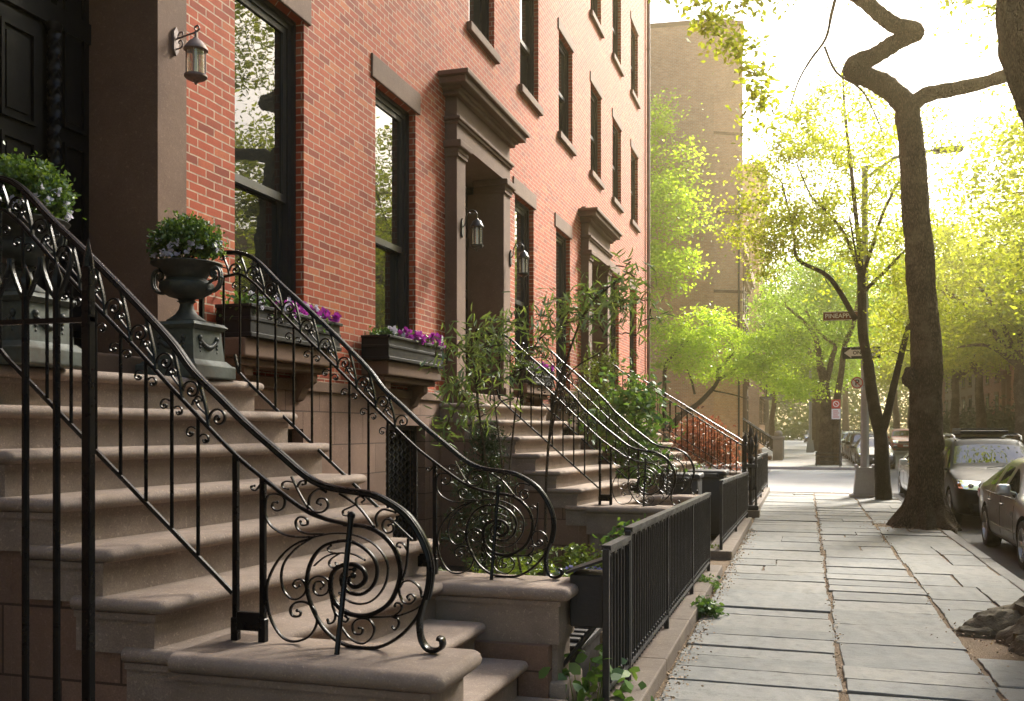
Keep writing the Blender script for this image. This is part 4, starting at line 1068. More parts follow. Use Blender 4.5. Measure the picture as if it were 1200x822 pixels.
# street name sign
root = thing('street_sign', (lx-.12, ly-.16, 4.55), 'brown street name sign reading PINEAPPLE ST, high on the corner lamp post', 'sign')
mb = MB(); mb.rbox(lx-1.0, lx+.02, ly-.172, ly-.160, 4.43, 4.66, .012, 2); mb.build('plate', M['sign_brown'], root)
mb = MB()
for z0, z1 in ((4.44, 4.45), (4.64, 4.65)): mb.box(lx-.985, lx+.005, ly-.1755, ly-.1725, z0, z1)
mb.build('border', M['sign_white'], root)
text_mesh('lettering', 'PINEAPPLE ST', .155, M['sign_white'], root, (lx-.49, ly-.1745, 4.545), bold=.002)
mb = MB(); mb.tube([(lx, ly, 4.54), (lx-.05, ly-.16, 4.54)], .015, 6); mb.build('bracket', M['grey_metal'], root)
root = thing('one_way_sign', (lx, ly-.14, 3.6), 'black ONE WAY sign with a white arrow pointing left, on the lamp post', 'sign')
mb = MB(); mb.rbox(lx-.54, lx+.36, ly-.150, ly-.138, 3.46, 3.76, .012, 2); mb.build('plate', M['sign_black'], root)
mb = MB(); yA = ly-.1535
mb.prism([(lx-.50, 3.61), (lx-.33, 3.735), (lx-.33, 3.69), (lx+.33, 3.69), (lx+.33, 3.53), (lx-.33, 3.53), (lx-.33, 3.485)], yA, yA+.003); mb.build('arrow', M['sign_white'], root)
text_mesh('lettering', 'ONE WAY', .125, M['sign_black'], root, (lx+.0, ly-.1545, 3.61), bold=.003)
root = thing('parking_sign', (lx-.17, ly-.14, 2.83), 'small round no-parking sign with a red ring and a P, on the lamp post', 'sign')
cx = lx-.19
mb = MB(); mb.prism([(cx+.15*math.cos(a), 2.86+.15*math.sin(a)) for a in [k*PI/16 for k in range(32)]], ly-.142, ly-.134); mb.build('plate', M['sign_white'], root)
mb = MB()
for k in range(32):
    a, b = k*PI/16, (k+1)*PI/16; c = lambda r, t: (cx+r*math.cos(t), ly-.1455, 2.86+r*math.sin(t))
    mb.add([c(.118,a), c(.143,a), c(.143,b), c(.118,b)], [(0,1,2,3)])
mb.add([(cx-.095, ly-.1475, 2.94), (cx-.08, ly-.1475, 2.955), (cx+.095, ly-.1475, 2.78), (cx+.08, ly-.1475, 2.765)], [(0,1,2,3)])
mb.build('ring', M['sign_red'], root)
text_mesh('lettering', 'P', .2, M['sign_black'], root, (cx, ly-.1440, 2.86), bold=.004)
px_, py_ = 1.55, 43.5+2.4
root = thing('parking_sign', (px_, py_, 0), 'red and white parking regulation sign on a thin post across the side street', 'sign')
mb = MB(); mb.tube([(px_, py_, 0), (px_, py_, 3.05)], .035, 6); mb.build('post', M['iron_dull'], root)
mb = MB(); mb.rbox(px_-.36, px_+.02, py_-.06, py_-.045, 2.62, 3.02, .01, 2); mb.build('red_plate', M['sign_red'], root)
mb = MB(); mb.rbox(px_-.36, px_+.02, py_-.06, py_-.045, 2.14, 2.60, .01, 2); mb.build('white_plate', M['sign_white'], root)
mb = MB(); c0 = px_-.17
for k in range(24):
    a, b = k*PI/12, (k+1)*PI/12; c = lambda r, t: (c0+r*math.cos(t), py_-.063, 2.82+r*math.sin(t))
    mb.add([c(.10,a), c(.135,a), c(.135,b), c(.10,b)], [(0,1,2,3)])
mb.add([(c0-.095, py_-.064, 2.90), (c0-.075, py_-.064, 2.915), (c0+.095, py_-.064, 2.74), (c0+.075, py_-.064, 2.725)], [(0,1,2,3)])
mb.build('symbol', M['sign_white'], root)
mb = MB()
for k in range(4): mb.box(c0-.13, c0+.13-.05*(k % 2), py_-.063, py_-.0605, 2.22+.09*k, 2.255+.09*k)
mb.build('lettering', M['sign_red'], root)
root = thing('street_lamp', (.45, 74, 0), 'tall grey street lamp far down the left pavement, seen before the distant trees', 'street lamp')
mb = MB(); mb.tube([(.45, 74, 0), (.45, 74, 7.2)], [.13, .08], 8); mb.build('pole', M['grey_metal'], root)
mb = MB(); frus(mb, .45, 74, .3, .2, 0, .9); mb.build('base', M['grey_metal'], root)
mb = MB(); mb.tube([(.45, 74, 7.1), (1.1, 74, 7.7), (2.1, 74, 7.8)], .045, 6); mb.build('arm', M['grey_metal'], root)
# bench-like planter guard round the far tree
root = thing('tree_guard', (1.1, 47.8, 0), 'low dark metal tree guard round the trunk across the side street', 'tree guard')
for x in (.55, 1.65):
    for y in (47.0, 48.6):
        mb = MB(); mb.box(x-.02, x+.02, y-.02, y+.02, 0, .62); mb.build('post', M['iron_dull'], root)
mb = MB(); frame_y = [(.55,47),(1.65,47),(1.65,48.6),(.55,48.6),(.55,47)]
for a, b in zip(frame_y, frame_y[1:]):
    for z in (.2, .42, .6): mb.tube([(*a, z), (*b, z)], .022, 6)
mb.build('rail', M['iron_dull'], root)
# ------------------------------------------------------------------ buildings across the side street
root = thing('apartment_tower', (-4.35, 50, 0), 'tall tan brick apartment tower without windows across the side street, behind the lime green tree', 'building')
mb = MB()
foot = [(-4.35, 50), (-2.98, 50.75), (-4.5, 58), (-26, 58), (-26, 48)]
mb.prism(foot, -.15, 22.2, 'z'); mb.build('wall', M['tower_brick'], root)
mb = MB(); mb.prism([(x+(.06 if x > -5 else -.06), y) for x, y in foot], 22.2, 22.45, 'z'); mb.build('parapet', M['trim'], root)
mb = MB(); mb.tube([(-3.16, 50.60, 0), (-3.16, 50.60, 14)], .05, 8); mb.build('drainpipe', M['iron_dull'], root)
for z in (4.6, 8.6, 12.6, 16.6):
    mb = MB(); mb.box(-25, -4.5, 47.9, 49.0, z, z+.12) if False else mb.prism([(-4.36, 49.99), (-2.97, 50.74), (-2.95, 50.72), (-4.36, 49.97)], z, z+.14, 'z'); mb.build('string_course', M['trim'], root)

def rowfront(name, x, s, y0, y1, h, floors, mat, label, stoop=True, group=None, bays=3):
    """a row house whose front faces the street: s=+1 faces +X (left side), s=-1 faces -X (right side)"""
    root = thing(name, (x, (y0+y1)/2, 0), label, 'house', group)
    mb = MB(); mb.box(min(x, x-s*9), max(x, x-s*9), y0+.01, y1-.01, 0, h); mb.build('wall', mat, root)
    mb = MB(); a, b = sorted((x, x+s*.5)); mb.box(a, b, y0+.02, y1-.02, h-.6, h+.1); a, b = sorted((x, x+s*.25)); mb.box(a, b, y0+.02, y1-.02, h-1.0, h-.6); mb.build('roof_cornice', M['trim'], root)
    fh = (h-2.6)/floors; bw = (y1-y0)/bays
    for f in range(floors):
        for k in range(bays):
            yc = y0 + bw*(k+.5); z0 = 2.2+fh*f; z1 = z0+fh*.66
            if f == 0 and k == 0 and stoop:
                mb = MB(); a, b = sorted((x, x+s*.22)); mb.box(a, b, yc-.85, yc-.55, 1.6, 4.6); mb.box(a, b, yc+.55, yc+.85, 1.6, 4.6); a, b = sorted((x, x+s*.45)); mb.box(a, b, yc-1, yc+1, 4.6, 5.1); mb.build('door_surround', M['trim'], root)
                mb = MB(); a, b = sorted((x+s*.004, x+s*.03)); mb.box(a, b, yc-.549, yc+.549, 1.6, 4.599); mb.build('door', M['door_brown'], root)
                continue
            mb = MB(); a, b = sorted((x+s*.004, x+s*.05)); frame_rect(mb, a, b, yc-.52, yc+.52, z0, z1, .07); mb.box(a, b, yc-.45, yc+.45, (z0+z1)/2-.04, (z0+z1)/2+.04)
            w = mb.build('window', M['frame_black'], root)
            mb = MB(); a, b = sorted((x+s*.006, x+s*.02)); mb.box(a, b, yc-.45, yc+.45, z0+.07, z1-.07); mb.build('pane', M['glass'], w)
            mb = MB(); a, b = sorted((x+s*.002, x+s*.10)); mb.box(a, b, yc-.62, yc+.62, z1, z1+.2); mb.build('lintel', M['trim'], w)
            mb = MB(); mb.box(a, b, yc-.62, yc+.62, z0-.12, z0-.002); mb.build('sill', M['trim'], w)
    return root
rowfront('row_house', -4.0, 1, 58.6, 66, 13.5, 4, M['far_brick'], 'dark brick house beyond the tan tower, half hidden by the lime green tree', True, 'houses farther up the left side')
rowfront('row_house', -3.9, 1, 66.1, 73, 12.5, 4, M['brownstone'], 'brownstone house next beyond the dark brick one, far up the left side', True, 'houses farther up the left side')
ab = rowfront('apartment_building', -3.6, 1, 84, 97, 24, 7, M['tower_brick'], 'tall pale apartment building with a fire escape, far up the left side', False, None, 4)
for f in range(6):
    mb = MB(); z = 4.4+3.1*f
    mb.box(-3.6, -2.7, 86, 91, z, z+.08)
    for y in np.arange(86, 91.01, .5): mb.box(-2.76, -2.72, y-.02, y+.02, z+.08, z+.95)
    mb.box(-2.77, -2.71, 86, 91, z+.95, z+1.0); mb.box(-3.6, -2.7, 85.98, 86.02, z+.95, z+1.0)
    mb.tube([(-3.1, 86.5, z+.1), (-3.1, 90, z+3.1)], .06, 5)
    mb.build('fire_escape', M['iron_dull'], ab)
# far stoop with its balustrade and stone pier
root = thing('stoop', (-2.4, 54.4, 0), 'dark stoop with an iron balustrade and a stone pier, just past the tan tower', 'stoop')
for k in range(9):
    mb = MB(); mb.box(-4.0 + .0, -1.75-.27*k, 55.2+.0, 57.4, .19*k, .19*(k+1)); mb.build('step', M['trim'], root)
for y in (55.0, 57.5):
    mb = MB(); mb.tube([(-1.5, y, 1.05), (-4.0, y, 2.75)], .05, 8); mb.tube([(-1.5, y, .42), (-4.0, y, 2.1)], .035, 8); mb.build('handrail', M['iron_dull'], root)
    for i in range(14):
        x = -1.55-.18*i; mb = MB(); mb.lathe([(.03,0),(.05,.12),(.025,.25),(.05,.4),(.03,.62)], (x, y, .42-(x+1.5)*.67), 6); mb.build('baluster', M['iron_dull'], root, True)
    mb = MB(); mb.rbox(-1.62, -1.08, y-.3, y+.3, 0, 1.15, .03); mb.rbox(-1.68, -1.02, y-.36, y+.36, 1.15, 1.30, .04); mb.ball((-1.35, y, 1.42), .2, 10, 6); mb.build('pier', M['kerb'], root)
# right-hand side of the street
labs = ['red brick row house on the right with pale door columns, behind the parked SUV', 'brownstone row house on the right, before the crossing', 'brick row house across the road from the camera', 'brownstone row house across the road, behind the camera', 'dark brick house on the right beyond the crossing', 'brownstone house farther along on the right', 'brick house at the far end on the right']
specs = [(11.7, 16, 26, 'far_brick'), (11.7, 4, 15.9, 'brownstone'), (11.7, -8, 3.9, 'far_brick'), (11.7, -20, -8.1, 'brownstone'), (11.6, 46, 54, 'far_brick'), (11.6, 54.1, 62, 'brownstone'), (11.6, 62.1, 72, 'far_brick')]
for lb, (x, y0, y1, mt) in zip(labs, specs):
    rowfront('row_house', x, -1, y0, y1, 12.5 if mt == 'far_brick' else 11.5, 4, M[mt], lb, True, 'row houses on the right side of the street')
for k, (y0, y1) in enumerate(((72.1, 90), (90.1, 112))):
    rowfront('row_house', 11.5, -1, y0, y1, 13, 4, M['far_brick' if k else 'brownstone'], ['long brownstone terrace far along on the right', 'long brick terrace at the distant end on the right'][k], False, 'row houses on the right side of the street', 6)
# ------------------------------------------------------------------ cars
def carpaint(name, c, metal=.5, rough=.25, coat=.5, spec=.4):
    m, nt = newmat(name)
    f = noise(nt, 400, 2, .5); d = noise(nt, 3, 5, .7)
    col = mixc(nt, mapr(nt, f, .35, .65, 0, .25), c, tuple(min(1, x*1.6) for x in c))
    col = mixc(nt, mapr(nt, d, .5, .8, 0, .08), col, (.22, .20, .17))      # road dust
    p = finish(nt, col, mapr(nt, d, .3, .8, rough, rough+.2), metal, None, spec, coat)
    p.inputs['Coat Roughness'].default_value = .05
    return m
M['paint_black'] = carpaint('black_car_paint', (.004, .004, .005), .0, .3, .0, .2)
M['paint_grey'] = carpaint('taupe_grey_car_paint', (.20, .19, .18), .55)
M['paint_silver'] = carpaint('silver_car_paint', (.42, .43, .43), .7)
M['paint_dark'] = carpaint('dark_grey_car_paint', (.05, .052, .055), .5)
M['paint_red'] = carpaint('red_car_paint', (.32, .03, .02), .1)
M['headlamp'] = glassmat('headlamp_lens', (.42, .42, .40), 1.6, .08, .0)
M['amber'] = paint('amber_lens', (.55, .17, .02), .2)
M['red_lens'] = paint('red_lens', (.35, .02, .015), .15)
M['under'] = paint('underbody_black', (.008, .008, .008), .8)

def make_car(label, st, wheels, wr, W, win, wsh, rear, paintm, tall, L):
    """st: stations front to rear (y, z bottom, z belt, half width, z top, half width of the top)"""
    root = thing('parked_car', (0, 0, 0), label, 'car', 'cars parked along the kerb')
    bm = bmesh.new(); rings = []
    def ring(y, zb, zbelt, wb, zt, wt):
        t6 = .88 if tall else .84
        zmid = zb+(zbelt-zb)*.52
        r = [(0, zb), (wb*.80, zb), (wb*.955, zb+.07), (wb*.985, zb+.20), (wb, zmid), (wb*.985, zbelt-.07), (wb*.94, zbelt)]
        if zt - zbelt > .25: r += [(wt*1.03+(wb*.94-wt)*.10, zbelt+(zt-zbelt)*.82), (wt*.95, zt-.045), (wt*.78, zt-.008), (0, zt+.012)]
        else: r += [(wb*.90, zbelt+(zt-zbelt)*.35), (wb*.85, zbelt+(zt-zbelt)*.6), (wb*.72, zt-.006), (0, zt)]
        return r
    NR = 11
    for s_ in st:
        r = ring(*s_); y = s_[0]
        vs = [bm.verts.new((x, y, z)) for x, z in r] + [bm.verts.new((-x, y, z)) for x, z in r[-2:0:-1]]
        rings.append(vs)
    n = len(rings[0])
    BODY, GLASS_F, GLASS_S, GLASS_R, DARK = 0, 1, 2, 3, 4
    for i in range(len(rings)-1):
        y0, y1 = st[i][0], st[i+1][0]
        for k in range(n):
            f = bm.faces.new((rings[i][k], rings[i][(k+1) % n], rings[i+1][(k+1) % n], rings[i+1][k]))
            kk = k if k < NR-1 else n-1-k          # mirrored index
            mi = BODY
            if kk == 6 and any(a-1e-6 <= y0 and y1 <= b+1e-6 for a, b in win): mi = GLASS_S
            if kk in (8, 9) and abs(y0-wsh[0]) < 1e-6: mi = GLASS_F
            if kk in (8, 9) and abs(y0-rear[0]) < 1e-6: mi = GLASS_R
            if kk == 0: mi = DARK
            f.material_index = mi
    f = bm.faces.new(rings[0][::-1]); f = bm.faces.new(rings[-1])
    bmesh.ops.recalc_face_normals(bm, faces=bm.faces)
    me = bpy.data.meshes.new('body'); bm.to_mesh(me); bm.free()
    tmp = bpy.data.objects.new('body', me); COL.objects.link(tmp)
    mats = [paintm, M['car_glass'], M['car_glass'], M['car_glass'], M['under']]
    for m_ in mats: me.materials.append(m_)
    tmp.modifiers.new('s', 'SUBSURF').levels = 2
    cut = bmesh.new()
    for wy in wheels:
        for s_ in (-1, 1):
            mtx = Matrix.Translation((s_*(W-.12), wy, wr)) @ Matrix.Rotation(PI/2, 4, 'Y')
            bmesh.ops.create_cone(cut, cap_ends=True, segments=40, radius1=wr*1.16, radius2=wr*1.16, depth=.42, matrix=mtx)
    for f in cut.faces: f.material_index = DARK
    cme = bpy.data.meshes.new('cut'); cut.to_mesh(cme); cut.free()
    for m_ in mats: cme.materials.append(m_)
    cob = bpy.data.objects.new('cut', cme); COL.objects.link(cob)
    b = tmp.modifiers.new('b', 'BOOLEAN'); b.operation = 'DIFFERENCE'; b.object = cob; b.solver = 'EXACT'
    full = evaluated(tmp)
    bpy.data.objects.remove(tmp); bpy.data.objects.remove(cob); bpy.data.meshes.remove(me); bpy.data.meshes.remove(cme)
    verts = [v.co.copy() for v in full.vertices]; polys = [(tuple(p.vertices), p.material_index) for p in full.polygons]
    bvh = BVHTree.FromPolygons(verts, [p[0] for p in polys])
    def sub(name, mi, mat, side=None, yr=(-9, 99)):
        fs = [p[0] for p in polys if p[1] == mi and (side is None or (sum(verts[i].x for i in p[0]) > 0) == (side > 0)) and yr[0] <= verts[p[0][0]].y < yr[1]]
        if not fs: return None
        mp = {}; vv = []; ff = []
        for f in fs:
            g = []
            for i in f:
                if i not in mp: mp[i] = len(vv); vv.append(verts[i][:])
                g.append(mp[i])
            ff.append(tuple(g))
        mb = MB(); mb.add(vv, ff); return mb.build(name, mat, root, True)
    body = sub('body', BODY, paintm); sub('underbody', DARK, M['under'])
    sub('windscreen', GLASS_F, M['car_glass']); sub('rear_window', GLASS_R, M['car_glass'])
    for s_ in (-1, 1):
        cuts = [-1] + [.5*(a[1]+b[0]) for a, b in zip(win, win[1:]) if b[0]-a[1] > .01] + [99]
        for c0, c1 in zip(cuts, cuts[1:]): sub('side_window', GLASS_S, M['car_glass'], s_, (c0, c1))
    bpy.data.meshes.remove(full)
    def sx(y, z, s):
        h = bvh.ray_cast(Vector((s*3, y, z)), Vector((-s, 0, 0)))
        return h[0].x if h[0] is not None else s*W
    def fy(x, z):
        h = bvh.ray_cast(Vector((x, -3, z)), Vector((0, 1, 0)))
        return h[0].y if h[0] is not None else 0
    def seam(pts, s, r=.004):
        mb.tube([(sx(y, z, s)+s*.001, y, z) for y, z in pts], r, 5)
    # wheels
    for wy in wheels:
        for s_ in (-1, 1):
            x = s_*(W-.115)
            def disc(prof):      # profile of (radius, offset along the axle)
                vs = []; fs = []; k = 36
                for r, o in prof:
                    for a in range(k):
                        th = 2*PI*a/k; vs.append((x+s_*o, wy+r*math.cos(th), wr+r*math.sin(th)))
                for i in range(len(prof)-1):
                    for a in range(k): fs.append((i*k+a, i*k+(a+1) % k, (i+1)*k+(a+1) % k, (i+1)*k+a))
                return vs, fs
            mb = MB(); mb.add(*disc([(wr*.62,-.10),(wr*.95,-.10),(wr,-.06),(wr,.06),(wr*.95,.10),(wr*.80,.108),(wr*.70,.10),(wr*.66,.075)]))
            t = mb.build('wheel', M['rubber'], root, True)
            mb = MB(); mb.add(*disc([(wr*.69,.092),(wr*.69,.10),(wr*.63,.10),(wr*.60,.05),(wr*.58,.0)]))
            mb.add(*disc([(.001,.085),(.055,.085),(.065,.06),(.075,.03)]))
            for k in range(5):
                for o in (-.11, .11):
                    a = k*2*PI/5+o; c, sn = math.cos(a), math.sin(a)
                    mb.tube([(x+s_*.06, wy+.05*math.cos(a-o*.6), wr+.05*math.sin(a-o*.6)), (x+s_*.078, wy+wr*.62*c, wr+wr*.62*sn)], [.02,.016], 6)
            mb.build('rim', M['alloy'], t, True)
            mb = MB(); mb.add(*disc([(.001,.0),(wr*.6,.0)])); mb.build('brake_disc', M['under'], t)
    return root, sx, fy, seam, body
def add_mirror(root, y, z, sx, mat, big=1.0):
    for s in (-1, 1):
        x = sx(y+.1, z, s)
        mb = MB(); mb.rbox(min(x+s*.05, x+s*.24*big), max(x+s*.05, x+s*.24*big), y-.06, y+.07, z-.01, z+.15*big, .04, 3); mb.tube([(x-s*.02, y+.03, z+.01), (x+s*.08, y, z+.04)], .025, 6)
        m = mb.build('mirror', mat, root, True)
        mb = MB(); mb.rbox(min(x+s*.07, x+s*.22*big), max(x+s*.07, x+s*.22*big), y+.071, y+.075, z+.015, z+.13*big, .001, 1); mb.build('mirror_glass', M['chrome'], m)
def side_details(root, sx, doors, zh, zs0, zs1, wins, paintm):
    """door seams, handles and window trim on both flanks"""
    for s in (-1, 1):
        mb = MB()
        for yd in doors: mb.tube([(sx(yd, z, s)+s*.0005, yd, z) for z in np.linspace(zs0, zs1, 9)], .0035, 5)
        mb.tube([(sx(y, zs0, s)+s*.0005, y, zs0) for y in np.linspace(doors[0], doors[-1], 14)], .0035, 5)
        mb.build('door_seam', M['under'], root)
        mb = MB(); mb.tube([(sx(y, zs0+.16, s)+s*.004, y, zs0+.16) for y in np.linspace(doors[0]-.1, doors[-1]+.1, 16)], .012, 6); mb.build('side_moulding', paintm, root, True)
        for yd in doors[1:]:
            mb = MB(); y = yd-.14; x = sx(y, zh, s); mb.rbox(min(x, x+s*.035), max(x, x+s*.035), y-.09, y+.09, zh-.016, zh+.016, .012, 2); mb.build('door_handle', paintm, root, True)
        mb = MB(); mb.tube([(sx(y, zs1+.015, s)+s*.004, y, zs1+.015) for y in np.linspace(wins[0], wins[1], 16)], .008, 5); mb.build('window_trim', M['plastic_black'], root)

# --- black SUV with roof rack
SUV = [(0,.36,.60,.70,.66,.60),(.06,.25,.72,.80,.78,.66),(.28,.21,.86,.865,.90,.70),(.85,.20,.96,.885,1.02,.74),(1.22,.20,1.0,.885,1.07,.76),(1.30,.20,1.01,.885,1.10,.76),
       (2.02,.20,1.03,.885,1.60,.64),(2.12,.20,1.03,.885,1.63,.645),(2.22,.20,1.03,.885,1.645,.65),(2.98,.20,1.04,.885,1.665,.65),(3.08,.20,1.04,.885,1.665,.65),(3.75,.22,1.05,.87,1.645,.63),(3.9,.23,1.05,.865,1.63,.62),(4.32,.27,1.05,.84,1.17,.66),(4.45,.34,.90,.80,.98,.62),(4.5,.42,.74,.72,.80,.55)]
suv, sx, fy, seam, body = make_car('black SUV with a roof rack and box facing the camera, parked behind the big tree', SUV, (.86, 3.46), .345, .885, ((1.30,2.02),(2.02,2.12),(2.22,2.98),(3.08,3.75)), (1.30,), (3.9,), M['paint_black'], True, 4.5)
side_details(suv, sx, (1.28, 2.17, 3.03), .86, .34, .97, (1.3, 3.8), M['paint_black'])
add_mirror(suv, 1.42, 1.02, sx, M['paint_black'], 1.05)
for s in (-1, 1):
    mb = MB(); pts = []
    zs = [.70, .755, .81, .86]
    vs = []; 
    for z in zs:
        for t in np.linspace(0, 1, 9):
            x = s*(.47+.37*t - (.06 if z > .84 and t < .3 else 0)); zz = z + .05*t*(1 if z < .75 else .6)
            h = fy(x, zz); vs.append((x, h-.012, zz))
    fs = [(i*9+k, i*9+k+1, (i+1)*9+k+1, (i+1)*9+k) for i in range(3) for k in range(8)]
    mb.add(vs, fs); hl = mb.build('headlight', M['headlamp'], suv, True)
    mb = MB(); mb.ball((s*.60, fy(s*.60, .78)-.006, .785), .05, 12, 8); mb.build('reflector', M['chrome'], hl, True)
    mb = MB(); mb.ball((s*.78, fy(s*.77, .80)-.002, .80), .035, 10, 6); mb.build('indicator', M['amber'], hl, True)
    mb = MB(); mb.lathe([(.001,0),(.042,0),(.055,.02),(.055,.03)], (0,0,0), 18); mb.v = [(s*.62+p[0], fy(s*.62,.42)-.012-p[2]*.6+.0, .42+p[1]) for p in mb.v]; mb.build('fog_lamp', M['car_glass'], suv, True)
mb = MB()
for z in (.66, .71, .76, .81): mb.rbox(-.42, .42, fy(0, z)-.02, fy(0, z)+.02, z-.011, z+.011, .006, 1)
mb.build('grille', M['chrome'], suv)
mb = MB(); mb.rbox(-.44, .44, fy(0,.74)-.004, fy(0,.74)+.05, .63, .84, .02, 2); mb.build('grille_back', M['under'], suv)
mb = MB(); mb.rbox(-.62, .62, fy(0,.40)-.006, fy(0,.40)+.06, .31, .47, .03, 2); mb.build('lower_intake', M['under'], suv)
mb = MB(); mb.rbox(-.16, .16, fy(0,.54)-.018, fy(0,.54)+.01, .50, .60, .006, 1); mb.build('licence_plate', M['sign_white'], suv)
for s in (-1, 1):
    mb = MB(); mb.tube([(s*.60, 2.0, 1.60), (s*.615, 2.1, 1.685), (s*.62, 2.4, 1.71), (s*.62, 3.5, 1.715), (s*.60, 3.9, 1.66), (s*.59, 4.0, 1.60)], .020, 8); mb.build('roof_rail', M['alloy'], suv, True)
for y in (2.5, 3.3):
    mb = MB(); mb.rbox(-.63, .63, y-.03, y+.03, 1.715, 1.745, .01, 1); mb.build('crossbar', M['plastic_black'], suv)
root = thing('roof_box', (0, 2.9, 1.75), 'flat black carrier strapped on the roof of the black SUV', 'roof carrier')
mb = MB(); mb.rbox(-.46, .44, 2.35, 3.55, 1.746, 1.80, .02, 2); mb.build('tray', M['plastic_black'], root, True)
mb = MB()
for x in (-.44, .42): mb.tube([(x, 2.37, 1.83), (x, 3.53, 1.83)], .014, 6)
for y in (2.37, 3.53): mb.tube([(-.44, y, 1.83), (.42, y, 1.83)], .014, 6)
mb.build('rim_bar', M['plastic_black'], root, True); roofbox = root
for s in (-1, 1):
    mb = MB(); mb.tube([(s*.16, 1.12, 1.085), (s*.16+.45, 1.30, 1.125)], .008, 5); mb.build('wiper', M['plastic_black'], suv)
# --- grey sedan
SED = [(0,.34,.52,.62,.56,.55),(.07,.22,.60,.76,.66,.62),(.35,.18,.70,.845,.76,.68),(1.05,.17,.83,.88,.90,.72),(1.42,.17,.87,.885,.95,.74),(1.50,.17,.88,.885,.975,.74),
       (2.22,.17,.91,.885,1.395,.56),(2.32,.17,.915,.885,1.42,.565),(2.42,.17,.92,.885,1.43,.57),(3.02,.17,.93,.885,1.43,.57),(3.12,.17,.935,.885,1.425,.565),(3.58,.18,.94,.88,1.345,.56),(3.66,.18,.945,.88,1.325,.56),(4.10,.19,.96,.86,1.05,.66),(4.18,.20,.96,.855,1.03,.66),(4.55,.26,.94,.82,.99,.64),(4.68,.34,.80,.76,.88,.58),(4.72,.42,.66,.66,.70,.5)]
sed, sx, fy, seam, body = make_car('grey sedan facing the camera, cut off by the right edge of the picture', SED, (.93, 3.62), .325, .885, ((1.50,2.22),(2.22,2.32),(2.42,3.02),(3.12,3.58)), (1.50,), (3.66,), M['paint_grey'], False, 4.72)
side_details(sed, sx, (1.45, 2.37, 3.30), .76, .27, .86, (1.5, 3.6), M['paint_grey'])
add_mirror(sed, 1.72, .93, sx, M['paint_silver'], .95)
for s in (-1, 1):
    mb = MB(); vs = []
    for z in (.56, .60, .64, .68):
        for t in np.linspace(0, 1, 7):
            x = s*(.40+.36*t); zz = z+.03*t; vs.append((x, fy(x, zz)-.01, zz))
    mb.add(vs, [(i*7+k, i*7+k+1, (i+1)*7+k+1, (i+1)*7+k) for i in range(3) for k in range(6)]); mb.build('headlight', M['headlamp'], sed, True)
    mb = MB(); x = sx(4.5, .78, s); mb.rbox(min(x-s*.05, x+s*.012), max(x-s*.05, x+s*.012), 4.38, 4.62, .70, .86, .02, 2); mb.build('tail_light', M['red_lens'], sed, True)
mb = MB(); mb.rbox(-.34, .34, fy(0,.60)-.012, fy(0,.60)+.04, .53, .66, .02, 2); mb.build('grille', M['under'], sed)
mb = MB(); mb.rbox(-.55, .55, fy(0,.34)-.008, fy(0,.34)+.05, .27, .40, .02, 2); mb.build('lower_intake', M['under'], sed)
mb = MB(); mb.rbox(-.15, .15, fy(0,.46)-.016, fy(0,.46)+.01, .43, .51, .006, 1); mb.build('licence_plate', M['sign_white'], sed)
ZR = -.13
suv.location = (3.53, 19.38, ZR); roofbox.location = (3.53, 22.28, ZR+1.75)
sed.location = (3.575, 13.05, ZR)
def recolour(c, m, names=('body','side_moulding','door_handle','mirror')):
    for ch in c.children:
        if ch.name.split('.')[0] in names and ch.material_slots:
            ch.material_slots[0].link = 'OBJECT'; ch.material_slots[0].material = m
def park(src, x, y, m, label, sc=None, rz=None):
    c = dup(src, (x, y, ZR), label, rz, sc); recolour(c, m); return c
park(sed, 3.36, 24.75, M['paint_silver'], 'silver car at the corner, only its edge showing beside the big trunk')
park(sed, 3.15, 47.0, M['paint_dark'], 'dark grey car first in the row across the side street, beside the lamp post')
park(suv, 3.2, 52.6, M['paint_black'], 'black SUV second in the row across the side street')
park(suv, 3.2, 58.2, M['paint_dark'], 'dark grey SUV third in the row across the side street')
park(sed, 3.2, 63.6, M['paint_silver'], 'silver car fourth in the row across the side street')
park(suv, 3.2, 69.5, M['paint_silver'], 'silver SUV at the far end of the row across the side street')
park(suv, 7.1, 76.0, M['paint_red'], 'red vehicle parked far down on the right side of the road', 1.12)
park(sed, 7.2, 58.0, M['paint_dark'], 'dark car parked on the right side of the road beyond the crossing', None, PI) .location.y = 62.5
park(suv, .9, 128.0, M['paint_dark'], 'tiny grey vehicle far away where the pavement ends')

